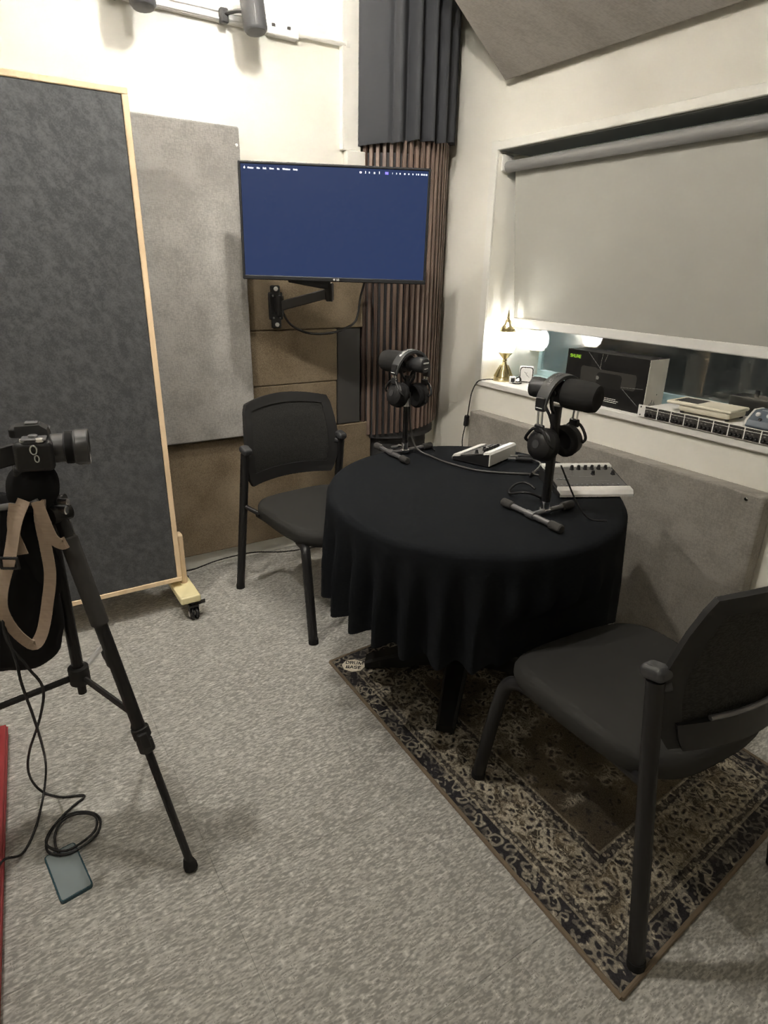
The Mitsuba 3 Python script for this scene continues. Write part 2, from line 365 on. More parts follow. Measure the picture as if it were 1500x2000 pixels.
# trunking on the wall beside the drape
struct('trim_1', [box(1.562, 1.66, YF - .03, YF, 1.93, ZC, .003), box(1.582, 1.68, YF - .04, YF, 1.80, 1.93, .003)], 'white', 'white boxed trunking beside the black drape')

# ------------------------------------------------------------------ slatted column and drape in the corner
CX, CH, SG = 1.922, .268, .16
CR = (CH ** 2 + SG ** 2) / (2 * SG); CY = YF - SG + CR; AM = math.asin(CH / CR)
def arcp(r, a): return CX + r * np.sin(a), CY - r * np.cos(a)
k = thing('slat_column', 'curved column of dark brown wooden slats in the corner behind the television', 'slatted panel')
aa = np.linspace(-AM, AM, 25)
xo, yo = arcp(CR - .018, aa); xi, yi = arcp(CR - .03, aa)
poly = np.r_[np.c_[xo, yo], np.c_[xi, yi][::-1]]
import shapely
bk = trimesh.creation.extrude_polygon(shapely.Polygon(poly), 1.93 - .56, engine='earcut'); bk.apply_translation([0, 0, .56])
put(k + '__backing', bk, 'darkfelt', False)
xo, yo = arcp(CR - .055, aa); xi, yi = arcp(CR - .08, aa)
bs = trimesh.creation.extrude_polygon(shapely.Polygon(np.r_[np.c_[xo, yo], np.c_[xi, yi][::-1]]), .57, engine='earcut')
put(k + '__base', bs, 'darkfelt', False)
slat = mikit.ply(box(-.0085, .0085, -.011, .011, .555, 1.935, .0015), 'mat_slat', smooth=False)
NS = 21
for i in range(NS):
    a = -AM + .03 + (2 * AM - .05) * i / (NS - 1); x, y = arcp(CR - .008, a)
    scene[k + '__slat' + (f'_{i:03d}' if i else '')] = {**slat, 'to_world': T().translate([x, y, .020 + .065 * i / (NS - 1)]).rotate([0, 0, 1], math.degrees(a))}
k = thing('pleated_drape', 'black pleated drape wrapped around the corner above the wooden slats', 'drape')
def drapefn(u, v):
    a = (-AM * 1.12) + u * (2 * AM * 1.05); w = smooth01((u - .27) / .09)
    r = CR + .016 + .030 * w * np.sin(2 * np.pi * (u - .32) / .108) * (0.75 + .25 * v) + .004 * np.sin(u * 9) * (1 - w) + .006 * v * np.sin(u * 5)
    z = ZC - .01 - v * (ZC - .01 - 1.945 - .065 * u + .012 * np.cos(u * 20) * w * .4)
    x, y = arcp(r, a); return np.c_[np.minimum(x, XR - .036), np.minimum(y, YF - .003), z]
def smooth01(x): x = np.clip(x, 0, 1); return x * x * (3 - 2 * x)
put(k, shell(drapefn, 180, 24, .005), 'drape', True)

# ------------------------------------------------------------------ track on the back wall, conduit, spotlights
k = thing('lighting_track', 'white lighting track fixed high on the wall over the television', 'lighting track')
put(k + '__rail', [box(-.4, 1.29, YF - .030, YF, 2.315, 2.351, .003), box(-.4, 1.29, YF - .036, YF - .028, 2.318, 2.324, .001), box(-.4, 1.29, YF - .036, YF - .028, 2.342, 2.348, .001)], 'silverpaint', False)
put(k + '__end_box', box(1.215, 1.352, YF - .040, YF, 2.306, 2.360, .003), 'white', False)
for x in (1.232, 1.30): put(k + '__contact', box(x, x + .014, YF - .043, YF - .039, 2.333, 2.343), 'ink', False)
put(k + '__conduit', rod((1.352, YF - .022, 2.333), (1.60, YF - .022, 2.333), .0105, n=18), 'white')
for x in (1.36, 1.582): put(k + '__conduit_clip', rod((x, YF - .022, 2.333), (x + .018, YF - .022, 2.333), .014, n=18), 'white')
def spotlight(mouth, aim, power, label, can=.17, rad=.045, arm_to=None):
    k = thing('track_spotlight', label, 'spotlight', None)
    mouth, d = A_(mouth, float), unit(A_(aim, float) - A_(mouth, float))
    tail = mouth - d * can
    put(k + '__can', lathe([(rad * .55, 0), (rad * .82, .004), (rad, .016), (rad, can), (rad - .004, can), (rad - .004, can - .006)], 32, tail, d), 'gunblack')
    disc = lathe([(rad - .0045, 0), (rad - .0045, .001)], 28, mouth - d * .006, d)
    scene[k + '__lens'] = mikit.ply(disc, 'mat_whiteprint', smooth=False, emitter=emit(WARM * power))
    if arm_to is not None:
        mid = mouth - d * can * .62; a = A_(arm_to, float)
        put(k + '__bracket', [tube([a, (a + mid) / 2 + [0, 0, .01], mid], .007, 10, 4), rbox(a[0] - .016, a[0] + .016, a[1] - .012, a[1] + .018, a[2] - .03, a[2] + .02, .006), rod(mid - [.02, 0, 0], mid + [.02, 0, 0], .012)], 'plastic')
NAMES = ['black cylinder spotlight pointing up from the wall track, right of the other', 'black cylinder spotlight pointing up from the wall track, left of the other',
         'black ceiling spotlight aimed at the wall over the television', 'black ceiling spotlight above the tripod', 'black ceiling spotlight behind the tripod', 'black ceiling spotlight aimed at the window wall', 'black ceiling spotlight in the room beyond the glass']
for (m_, a_, p_), nm in zip(HEADS, NAMES):
    wallm = m_[1] > 2.5
    spotlight(m_, a_, p_, nm, arm_to=((m_[0] - .07, YF - .045, 2.333) if wallm else (m_[0], m_[1], ZC - .03)))

# ------------------------------------------------------------------ television on its arm
u = unit((.874, -.487, -.0113)); zt = unit(A_([0, 0, 1.0]) - u * u[2]); nv = np.cross(u, zt)      # nv points at the viewer
TVO = A_([.957, 2.575, 1.587]); TW, TH = .745, .425
TVM = mat(TVO + u * TW / 2, x=u, y=-nv, z=zt)
k = thing('television', 'flat television with a dark blue desktop on its screen, on a wall arm', 'television')
put(k + '__bezel', [box(-TW / 2, TW / 2, -.012, .012, TH / 2 - .010, TH / 2, .003), box(-TW / 2, TW / 2, -.012, .012, -TH / 2, -TH / 2 + .017, .003), box(-TW / 2, -TW / 2 + .010, -.012, .012, -TH / 2, TH / 2, .003), box(TW / 2 - .010, TW / 2, -.012, .012, -TH / 2, TH / 2, .003)], 'tvblack', False, TVM)
put(k + '__housing', [box(-TW / 2 + .004, TW / 2 - .004, -.004, .020, -TH / 2 + .003, TH / 2 - .003, .006), box(-.28, .28, .018, .05, -.17, .14, .02)], 'tvblack', False, TVM)
scene[k + '__screen'] = mikit.ply(tf(box(-TW / 2 + .0095, TW / 2 - .0095, -.0075, -.004, -TH / 2 + .0165, TH / 2 - .0095), TVM), 'mat_tvglass', emitter=emit((0.0062, 0.0110, 0.0300)))
def scr(mesh, rgb, nm):     # small lit marks of the menu bar
    m_ = tf(mesh, TVM); kk = k + '__screen__' + nm; i = 0; q = kk
    while q in scene: i += 1; q = f'{kk}_{i:03d}'
    scene[q] = mikit.ply(m_, 'mat_tvblack', emitter=emit(rgb))
def scrtext(s, x, z, h, rgb=(.75, .8, .85), bold=True):
    m_ = meshkit.text_mesh(s, h, .0006, bold); m_.apply_transform(mat((x, -.0076, z), x=(1, 0, 0), y=(0, 0, 1))); scr(m_, rgb, 'menu_text'); return x + m_.extents[0]
zb = TH / 2 - .0265
leaf = cat(lathe([(.0032, 0), (.0032, .0006)], 14, (-.348, -.0076, zb + .003), (0, -1, 0)), box(-.3475, -.3462, -.0082, -.0076, zb + .006, zb + .009))
scr(leaf, (.8, .85, .9), 'menu_icon')
x = -.336
for wd in ('Finder', 'File', 'Edit', 'View', 'Go', 'Window', 'Help'): x = scrtext(wd, x, zb, .0056) + .0115
for i, xx in enumerate([.098, .117, .132, .152, .171]):
    w = [.008, .0035, .003, .006, .0035][i]
    scr(box(xx - w / 2, xx + w / 2, -.0082, -.0076, zb, zb + (.006, .008, .006, .006, .0085)[i]), [(.85, .7, .75)] + [(.8, .85, .9)] * 4 if False else ((.85, .65, .7) if i == 0 else (.8, .85, .9)), 'menu_icon')
scr(box(.193, .206, -.0082, -.0076, zb - .001, zb + .008), (.10, .08, .75), 'menu_icon')
for xx, w in [(.222, .002), (.238, .003), (.252, .005), (.270, .006), (.286, .004), (.302, .004), (.316, .003), (.324, .004), (.337, .007), (.346, .006), (.355, .006)]:
    scr(box(xx - w / 2, xx + w / 2, -.0082, -.0076, zb + .001, zb + .0065), (.45, .5, .55), 'menu_icon')
lg = meshkit.text_mesh('LG', .007, .0006, True); lg.apply_transform(mat((.004, -.0121, -TH / 2 + .005), x=(1, 0, 0), y=(0, 0, 1)))
put(k + '__logo', [lg, lathe([(.0042, 0), (.0042, .0006)], 18, (-.004, -.0121, -TH / 2 + .0085), (0, -1, 0))], 'whiteprint', False, TVM)
k = thing('television_mount', 'black articulated steel wall arm holding up the television', 'wall mount')
pl = cat(rbox(1.155, 1.222, 2.800, 2.818, 1.195, 1.315, .006), rbox(1.165, 1.212, 2.800, 2.816, 1.155, 1.345, .012))
put(k + '__wall_plate', pl, 'plastic')
for z in (1.172, 1.330): put(k + '__bolt', lathe([(.010, 0), (.010, .005), (.006, .008)], 14, (1.188, 2.800, z), (0, -1, 0)), 'silver')
for z, x in ((1.300, 1.172), (1.300, 1.205), (1.203, 1.172), (1.203, 1.205)): put(k + '__bolt', lathe([(.0045, 0), (.0045, .004)], 10, (x, 2.800, z), (0, -1, 0)), 'gunmetal')
put(k + '__pivot', [rod((1.196, 2.778, 1.215), (1.196, 2.778, 1.30), .018), box(1.18, 1.212, 2.775, 2.802, 1.225, 1.29, .003)], 'plastic')
j1 = A_([1.36, 2.60, 1.325])
def beam(a, b, w, h): a, b = A_(a, float), A_(b, float); return tf(box(0, np.linalg.norm(b - a), -w / 2, w / 2, -h / 2, h / 2, .004), mat(a, x=b - a, y=np.cross([0, 0, 1], b - a)))
put(k + '__arm', beam((1.196, 2.778, 1.255), j1 + [0, 0, -.006], .022, .042), 'gunblack', False)
put(k + '__elbow', [rod(j1 - [0, 0, .035], j1 + [0, 0, .035], .020), rod(j1 - [0, 0, .041], j1 - [0, 0, .035], .015)], 'plastic')
put(k + '__elbow__cap', rod(j1 + [0, 0, .034], j1 + [0, 0, .040], .012), 'chrome')
tc = TVM[:3, 3] - nv * .055 + [0, 0, -.04]
put(k + '__arm', beam(j1 + [0, 0, .03], A_([1.17, 2.60, 1.385]), .03, .045), 'plastic', False)
put(k + '__arm', beam(A_([1.17, 2.60, 1.40]), A_([tc[0], tc[1], 1.44]), .03, .05), 'plastic', False)
put(k + '__head_plate', tf(box(-.10, .10, -.008, .012, -.17, .10, .003), mat(tc, x=u, y=-nv)), 'plastic', False)
k = thing('television_cable', 'thin black cable sagging from the wall arm towards the slatted column', 'cable')
put(k, tube([(1.21, 2.782, 1.262), (1.208, 2.77, 1.225), (1.245, 2.76, 1.17), (1.33, 2.76, 1.133), (1.44, 2.765, 1.128), (1.53, 2.775, 1.145), (1.605, 2.785, 1.185), (1.635, 2.79, 1.30), (1.62, 2.70, 1.42), (1.45, 2.45, 1.47)], .0058, 8, 6), 'cord')

# ------------------------------------------------------------------ wheeled screen
k = thing('acoustic_screen', 'tall charcoal felt acoustic screen in a pine frame on casters', 'acoustic screen')
SX0, SX1, SY, SZ0, SZ1 = -.72, .556, 2.470, .148, 1.958
put(k + '__felt', box(SX0 + .02, SX1 - .020, SY - .002, SY + .06, SZ0 + .018, SZ1 - .018, .004), 'felt', False)
fr = .020
for a in [(SX0, SX1, SZ1 - fr, SZ1), (SX0, SX1, SZ0, SZ0 + fr), (SX0, SX0 + fr, SZ0 + fr, SZ1 - fr), (SX1 - fr, SX1, SZ0 + fr, SZ1 - fr)]:
    put(k + '__frame', box(a[0], a[1], SY - .006, SY + .075, a[2], a[3], .002), 'pine', False)
for sx in (SX1 + .014, SX0 - .014):
    put(k + '__upright', cat(rbox(sx - .014, sx + .014, SY + .015, SY + .06, .10, .355, .012)), 'pine')
    put(k + '__foot', rbox(sx - .055, sx + .030, SY - .115, SY + .2, .088, .122, .008), 'cream_paint')
    for yy in (SY - .085, SY + .165):
        c = put(k + '__caster', [lathe([(.020, 0), (.020, .006)], 16, (sx, yy, .082), (0, 0, 1)), rod((sx, yy, .082), (sx, yy, .06), .010), box(sx - .020, sx - .016, yy - .018, yy + .008, .020, .068, .001), box(sx + .016, sx + .020, yy - .018, yy + .008, .020, .068, .001), box(sx - .02, sx + .02, yy - .018, yy + .012, .058, .070, .002)], 'plastic')
        put(c + '__wheel', cat(rod((sx - .0145, yy - .004, .027), (sx - .003, yy - .004, .027), .027, n=24, ch=.003), rod((sx + .003, yy - .004, .027), (sx + .0145, yy - .004, .027), .027, n=24, ch=.003)), 'plastic')
        put(c + '__hub', rod((sx - .0215, yy - .004, .027), (sx + .0215, yy - .004, .027), .012, n=16), 'silver')
        put(c + '__brake', tf(rbox(-.014, .014, -.03, .02, -.003, .003, .003), mat((sx + .034, yy + .002, .068), y=(1, -.3, .25), z=(-.25, .1, 1))), 'plastic')

# ------------------------------------------------------------------ meeting chairs
CHAIRS = []
def chair(label, o, fwd, z0=0.0):
    k = thing('meeting_chair', label, 'chair', None)
    f = unit((*fwd, 0)); r = A_([f[1], -f[0], 0]); M = mat((*o, z0), x=r, y=f, z=(0, 0, 1)); CHAIRS.append(M)
    # seat: rounded cushion with a waterfall front
    def outline(t):
        w, d, e = .245, .258, 3.6
        c, s = np.cos(t), np.sin(t)
        x = w * np.sign(c) * np.abs(c) ** (2 / e); y = d * np.sign(s) * np.abs(s) ** (2 / e)
        return x * (1 + .05 * (y / d)), y
    th = np.linspace(0, 2 * np.pi, 64, endpoint=False); ox, oy = outline(th)
    rings, prof = [], [(0.0, .470), (.35, .469), (.7, .468), (.90, .464), (.97, .455), (1.0, .440), (1.0, .420), (.975, .402), (.92, .393), (0.0, .390)]
    V, F = [], []
    for s, z in prof:
        zz = z - .018 * np.clip((oy * s - .13) / .115, 0, 1) ** 2 + .006 * (np.abs(ox * s) / .245) ** 2
        V.append(np.c_[ox * s, oy * s + .318, zz + 0 * ox])
    for i in range(len(prof) - 1):
        for j in range(64):
            a, b = i * 64 + j, i * 64 + (j + 1) % 64; F += [[a, b + 64, b], [a, a + 64, b + 64]]
    sm = trimesh.Trimesh(np.vstack(V), F); trimesh.repair.fix_normals(sm)
    put(k + '__seat', sm, 'seatfab', 50, M)
    put(k + '__seat_frame', [tube([(s * .20, .10, .39), (s * .20, .30, .395), (s * .205, .50, .39)], .011, 10, 4) for s in (-1, 1)] + [rod((-.20, y, .393), (.20, y, .393), .010) for y in (.14, .46)], 'legsteel', 35, M)
    for s in (-1, 1):
        put(k + '__leg', tube([(s * .262, 0, 0), (s * .256, .040, .25), (s * .251, .074, .46), (s * .246, .106, .680)], .0185, 14, 5), 'legsteel', 50, M)
        put(k + '__leg_cap', tf(rbox(-.022, .022, -.027, .027, -.016, .016, .013), mat((s * .243, .110, .697), y=(0, 1, -.25), x=(1, 0, 0))), 'gunblack', 50, M)
        put(k + '__leg', tube([(s * .235, .605, 0), (s * .230, .575, .20), (s * .222, .545, .355), (s * .208, .51, .388), (s * .20, .46, .392)], .0190, 14, 6), 'legsteel', 50, M)
        put(k + '__foot_glide', [rod((s * .262, .0, .0), (s * .262, .002, .02), .0197, n=14)], 'softblack', 50, M)
        put(k + '__foot_glide', rod((s * .235, .605, 0), (s * .2345, .603, .02), .0203, n=14), 'softblack', 50, M)
        put(k + '__seat_bracket', rod((s * .247, .082, .435), (s * .205, .13, .405), .010), 'legsteel', 35, M)
    # back: a curved frame ring with woven panel and a plain lower band; hugged by the two posts
    def half(t):           # half width over t = 0 (bottom) .. 1 (top)
        return np.interp(t, [0, .08, .25, .50, .75, .92, 1.0], [.205, .222, .236, .238, .228, .218, .205])
    def back(s, t, off=0.0):
        s, t = np.asarray(s, float), np.asarray(t, float)
        z = .520 + .358 * t + .024 * (1 - s * s) * t + .006 * (1 - s * s) * (1 - t)
        vc = np.interp(t, [0, .35, .7, 1], [.030, .038, .025, -.004]); ve = np.interp(t, [0, .3, .5, .75, 1], [.080, .100, .098, .078, .050])
        return np.c_[s * half(t), vc + (ve - vc) * s * s - off, z]
    sh = lambda s0, s1, t0, t1, th, off, nu=25, nv_=13: shell(lambda u, v: back(s0 + (s1 - s0) * u, t0 + (t1 - t0) * v, off), nu, nv_, th)
    b = put(k + '__backrest', sh(-.84, .84, .13, .90, .003, .0), 'meshfab', True, M)
    put(b + '__rim', [sh(-1, 1, .885, 1, .014, .0), sh(-1, 1, 0, .145, .014, .0), sh(-1, -.82, .13, .90, .014, .0, 7), sh(.82, 1, .13, .90, .014, .0, 7)], 'plasticmat', 40, M)
    put(b + '__lower_shell', sh(-.9, .9, .0, .18, .010, .012), 'plastic', 40, M)
    put(b + '__handle_slot', sweep(np.vstack([back(s, .20, .016)[0] for s in np.linspace(-.62, .62, 24)]), circ(.006, 8)), 'gunmetal', 50, M)
    for s in (-1, 1): put(b + '__bracket', rod((s * .246, .106, .665), tuple(back([s * .93], [.42])[0]), .013), 'gunblack', 40, M)
    return k
chair('black mesh-back chair at the far side of the table, against the brown carpet panels', (1.098, 2.571), (.102, -.995))
chair('black chair seen from behind in the foreground, standing on the patterned rug', (1.232, .431), (.057, .998), .0066)

# ------------------------------------------------------------------ rug
k = thing('rug', 'dark brown patterned Persian-style rug with cream motifs under the table and near chair', 'rug')
c00, c10, c01, c11 = A_([.890, .421]), A_([1.835, .50]), A_([.921, 1.792]), A_([1.868, 1.86])
def rugp(u, v, z):
    u, v = u[:, None], v[:, None]
    return np.c_[c00 * (1 - u) * (1 - v) + c10 * u * (1 - v) + c01 * (1 - u) * v + c11 * u * v, np.full(len(u), z)]
nu, nv_ = 20, 28
g = grid(lambda u, v: rugp(u, v, .0062), nu, nv_)
uu, vv = np.meshgrid(np.linspace(0, 1, nu), np.linspace(0, 1, nv_), indexing='ij')
scene[k + '__pile'] = mikit.ply(g, 'mat_rug', smooth=True, uv=np.c_[uu.ravel(), vv.ravel()])
ring = np.vstack([rugp(A_([q[0]]), A_([q[1]]), .004) for q in [(0, 0), (1, 0), (1, 1), (0, 1)]])
put(k + '__binding', [tube([ring[i], ring[(i + 1) % 4]], .0062, 8, scale=None) for i in range(4)], 'rugbinding', 40)
pc = A_([.985, 1.722, .0066])
pm = mat(pc, x=(.80, -.60, 0), y=(.60, .80, 0))
pp = k + '__label_patch'
put(pp, lathe([(.043, 0), (.043, .0012)], 8, (0, 0, 0)), 'patch', False, pm @ np.diag([1.05, .92, 1, 1]))
for s, yy in (('DRUM', .008), ('BASE', -.020)):
    tm = meshkit.text_mesh(s, .017, .0006, True); tm.apply_translation([-tm.extents[0] / 2, yy, .0011]); put(pp + '__lettering', tm, 'ink', False, pm)

# ------------------------------------------------------------------ table and cloth
TC = A_([1.311, 1.489]); TR, TZ = .500, .745
OV = rz(-32.3, (*TC, 0)) @ np.diag([.955, 1.06, 1, 1]) @ rz(32.3) @ mat((-TC[0], -TC[1], 0), x=(1, 0, 0), y=(0, 1, 0))      # slightly oval
k = thing('pedestal_table', 'round pedestal table with black cross feet under the black cloth', 'table')
put(k + '__tabletop', lathe([(TR - .02, 0), (TR - .012, .004), (TR - .012, .022), (TR - .016, .026)], 64, (*TC, TZ - .029)), 'pedestal', 40, OV)
put(k + '__column', lathe([(.06, 0), (.06, .04), (.042, .07), (.038, .3), (.038, .62), (.12, .655), (.12, .67)], 32, (*TC, .051)), 'pedestal', 40)
for i, ang in enumerate((143, 224, 323, 44)):
    a = math.radians(ang); d = A_([math.cos(a), math.sin(a), 0]); sd = A_([-d[1], d[0], 0])
    L = .355; pts = []
    for q, hw, zt_, zb_ in [(0, .040, .125, .060), (.12, .039, .110, .045), (.22, .036, .085, .022), (L, .030, .034, .008)]:
        for s in (-1, 1):
            pts += [[q, s * hw, zb_], [q, s * hw, zt_ - .008], [q, s * (hw - .008), zt_]]
    segs = [trimesh.Trimesh(pts[6 * j:6 * j + 12]).convex_hull for j in range(3)]
    m_ = cat(segs, lathe([(.02, 0), (.02, .01)], 14, (L - .03, 0, 0.0)))
    put(k + '__leg', m_, 'pedestal', False, mat((*TC, .0064), x=d, y=sd))
k = thing('tablecloth', 'black cloth draped over the round table, falling in folds', 'tablecloth')
NT = 360
th = np.linspace(0, 2 * np.pi, NT, endpoint=False)
ph = 31 * th + 1.3 * np.sin(3 * th + .4) + .8 * np.sin(5 * th + 2)
fold = .5 + .5 * np.cos(ph); fold = fold ** 1.0
rows = [(0.02, 0, 0)] + [(TR * q, 0, 0) for q in (.2, .4, .6, .8, .92, .975)] + [(TR + .004, -.006, 0), (TR + .011, -.018, .02)]
for q in np.linspace(.08, 1, 20): rows.append((TR + .012 + .008 * q, -.018 - .335 * q, q))
V = []
for r, dz, q in rows:
    amp = .042 * min(1, q * 1.6) ** 1.2
    dens = 1 + .35 * np.sin(2 * th + .7) + .2 * np.sin(th * 4 + 2)
    rr = r + amp * dens * (fold - .55) * (0 if q == 0 else 1)
    hem = -.022 * q * np.cos(th - .3) - .012 * q * fold
    V.append(np.c_[TC[0] + rr * np.cos(th), TC[1] + rr * np.sin(th), np.full(NT, TZ + .002) + dz + (hem if q else 0)])
F = []
for i in range(len(rows) - 1):
    a = i * NT + np.arange(NT); b = i * NT + (np.arange(NT) + 1) % NT
    F += [np.c_[a, a + NT, b + NT], np.c_[a, b + NT, b]]
V = np.vstack(V + [[[TC[0], TC[1], TZ + .002]]]); cI = len(V) - 1
F.append(np.c_[np.full(NT, cI), np.arange(NT), (np.arange(NT) + 1) % NT])
V = (np.c_[V, np.ones(len(V))] @ OV.T)[:, :3]
for CM_ in CHAIRS:        # where a seat pushes against the hanging cloth
    q = np.c_[V, np.ones(len(V))] @ np.linalg.inv(CM_).T
    w = smooth01((.60 - q[:, 2]) / .10) * smooth01((.33 - np.abs(q[:, 0])) / .06) * (q[:, 1] < .605)
    q[:, 1] += w * np.maximum(0, .600 + .10 * (q[:, 1] - .600) - q[:, 1])
    V = (q @ CM_.T)[:, :3]
put(k, trimesh.Trimesh(V, np.vstack(F), process=False), 'cloth', True)
ZT = TZ + .003

# ------------------------------------------------------------------ microphones on desk stands, headphones
def stand(label, bar, stem, leg_end, ztop, rs=.0105):
    k = thing('microphone_stand', label, 'microphone stand')
    (ax, ay), (bx, by) = bar; z = ZT + .013; a, b = A_([ax, ay, z]), A_([bx, by, z]); d = unit(b - a); le = A_([*leg_end, z]); mid = A_([ax + (bx - ax) * .5, ay + (by - ay) * .5, z])
    put(k + '__base_bar', [rod(a + d * .012, b - d * .012, .0085), rod(mid - d * .016, mid + d * .016, .0115)], 'gunmetal')
    e = unit(le - mid); put(k + '__base_leg', rod(mid, le - e * .012, .0078), 'gunmetal')
    for q, w in ((a, d), (b, -d), (le, -e)): put(k + '__rubber_foot', rod(q - w * .008, q + w * .038, .0132, n=18, ch=.003), 'padgrey')
    s = A_([*stem, 0])
    put(k + '__collar', [rod(s + [0, 0, z - .005], s + [0, 0, z + .006], .0175, n=22, ch=.002), rod(s + [0, 0, z + .006], s + [0, 0, z + .032], .0125, n=22)], 'chrome')
    put(k + '__stem', rod(s + [0, 0, z + .030], s + [0, 0, ztop], rs, n=18), 'blacksteel')
    put(k + '__clip', [rod(s + [0, 0, ztop - .115], s + [0, 0, ztop - .085], .0135, n=18), rod(s + [-.02, -.014, ztop - .105], s + [.02, .014, ztop - .105], .0045)], 'chrome')
    return k
def mic(label, c, axis, plate=True):
    """dynamic broadcast microphone: axis points from its back to the foam windscreen"""
    k = thing('microphone', label, 'microphone'); x = unit(axis); M = mat(c, x=x, z=unit(A_([0, 0, 1]) - x * x[2]))
    put(k + '__body', lathe([(.024, -.105), (.0275, -.102), (.029, -.090), (.0275, -.062), (.0235, -.055), (.0235, -.045), (.030, -.035), (.031, .02)], 32, (0, 0, 0), (1, 0, 0)), 'micgrey', 30, M)
    put(k + '__windscreen', lathe([(.034, -.005), (.040, .0), (.0415, .02), (.0405, .075), (.036, .092), (.026, .098), (.0, .099)], 36, (0, 0, 0), (1, 0, 0)), 'foam', 40, M)
    put(k + '__back_plate', [box(-.1065, -.1045, -.016, .016, .006, .011), box(-.1065, -.1045, -.011, .011, -.013, -.011)], 'whiteprint', False, M)
    put(k + '__yoke', [tube([(-.02, s * .034, 0), (-.02, s * .042, -.012), (-.02, s * .030, -.042), (-.02, s * .006, -.062)], .0055, 10, 6) for s in (-1, 1)] + [rod((-.02, s * .028, 0), (-.02, s * .045, 0), .011, n=16, ch=.002) for s in (-1, 1)] + [rod((-.02, 0, -.085), (-.02, 0, -.055), .0125, n=16)], 'plastic', 40, M)
    put(k + '__cable_plug', tube([(-.05, 0, -.012), (-.055, .0, -.045), (-.035, 0, -.075), (-.022, .012, -.12)], .0045, 8, 6), 'cord', 40, M)
    return k
def headphones(label, o, across, text, tcol, tilt=0.0, slide=.028):
    k = thing('headphones', label, 'headphones'); x = unit((*across, tilt)); M = mat(o, x=x, z=unit(A_([0, 0, 1]) - x * x[2]))
    th = np.linspace(-1.62, 1.62, 40); pth = np.c_[.076 * np.sin(th), 0 * th, .082 * (np.cos(th) - 1)]
    upv = np.c_[np.sin(th), 0 * th, np.cos(th)]
    sec = [(-.021, -.004), (-.018, -.0065), (.018, -.0065), (.021, -.004), (.021, .004), (.018, .006), (-.018, .006), (-.021, .004)]
    put(k + '__headband', sweep(pth, sec, up=upv, scale=np.interp(np.abs(th), [0, 1.2, 1.62], [1, .95, .8])), 'bandgrey', 40, M)
    hb = k + '__headband'
    if text:
        tot = len(text); 
        for i, ch_ in enumerate(text):
            if ch_ == ' ': continue
            a = (i - (tot - 1) / 2) * .082 - .25
            tm = meshkit.text_mesh(ch_, .0125, .0006, True); tm.apply_translation([-tm.extents[0] / 2, -.005, 0])
            n_ = A_([math.sin(a), 0, math.cos(a)]); tg = A_([math.cos(a), 0, -math.sin(a)])
            put(hb + '__letter', tm, tcol, False, M @ mat(A_([.076 * math.sin(a), 0, .082 * (math.cos(a) - 1)]) + n_ * .0062, x=tg, y=np.cross(n_, tg), z=n_))
    for s in (-1, 1):
        e = A_([s * .076, 0, -.086]); f_ = e + [-s * .004, 0, -slide]
        put(k + '__slider', [rod(e + [0, w, .012], f_ + [0, w, -.004], .0028, n=8) for w in (-.007, .007)], 'chrome', 40, M)
        put(k + '__sleeve', box(e[0] - .0065, e[0] + .0065, -.0165, .0165, e[2] - .004, e[2] + .034, .003), 'plastic', False, M)
        put(k + '__sleeve_mark', box(e[0] + s * .0066, e[0] + s * .0072, -.011, .011, e[2] + .004, e[2] + .006), 'whiteprint', False, M)
        cz = f_[2] - .052; cx = f_[0] - s * .012
        put(k + '__yoke', [tube([f_ + [0, 0, 0], f_ + [s * .006, w * .022, -.012], (f_[0] + s * .002, w * .045, cz + .012), (cx, w * .047, cz)], .0042, 8, 6) for w in (-1, 1)] + [box(f_[0] - .006, f_[0] + .006, -.016, .016, f_[2] - .016, f_[2] + .006, .003)], 'plastic', 40, M)
        ax = unit((-s, 0, -.18))
        c = put(k + '__ear_cup', lathe([(.016, -.020), (.030, -.018), (.042, -.008), (.045, .004), (.044, .012)], 32, (cx, 0, cz), ax), 'plastic', 35, M)
        put(c + '__ear_pad', lathe([(.044, .012), (.047, .018), (.046, .028), (.038, .034), (.028, .030), (.024, .020)], 32, (cx, 0, cz), ax), 'softblack', 50, M)
        put(c + '__badge', lathe([(.012, -.0215), (.012, -.0205)], 20, (cx, 0, cz), ax), 'gunblack', False, M)
    return k
stand('black desk microphone stand with T base near the far edge of the table', ((1.275, 2.040), (1.262, 1.810)), (1.334, 1.929), (1.466, 1.942), 1.052)
ax1 = unit((-.30, .95, 0)); m1c = A_([1.334, 1.929, 1.098]) + ax1 * .02
mic('broadcast microphone on the far stand, foam end turned away, pointing at the mesh-back chair', m1c, ax1)
headphones('closed-back headphones with lettered headband hung over the far microphone', m1c + A_([0, 0, .046]) - ax1 * .045, (.93, .05), 'audio-technica', 'whiteprint', -.10, .020)
stand('black desk microphone stand with T base near the front of the table', ((1.277, 1.296), (1.266, 1.062)), (1.336, 1.186), (1.442, 1.181), 1.075, .0135)
ax2 = unit((.286, -.956, -.05)); m2c = A_([1.336, 1.186, 1.115]) + ax2 * .02
mic('broadcast microphone on the near stand, foam windscreen turned to the foreground chair', m2c, ax2)
headphones('black closed-back headphones hung over the near microphone', m2c + A_([0, 0, .044]) - ax2 * .014, (.99, .02), 'audio-technica', 'gunmetal', 0.0, .048)

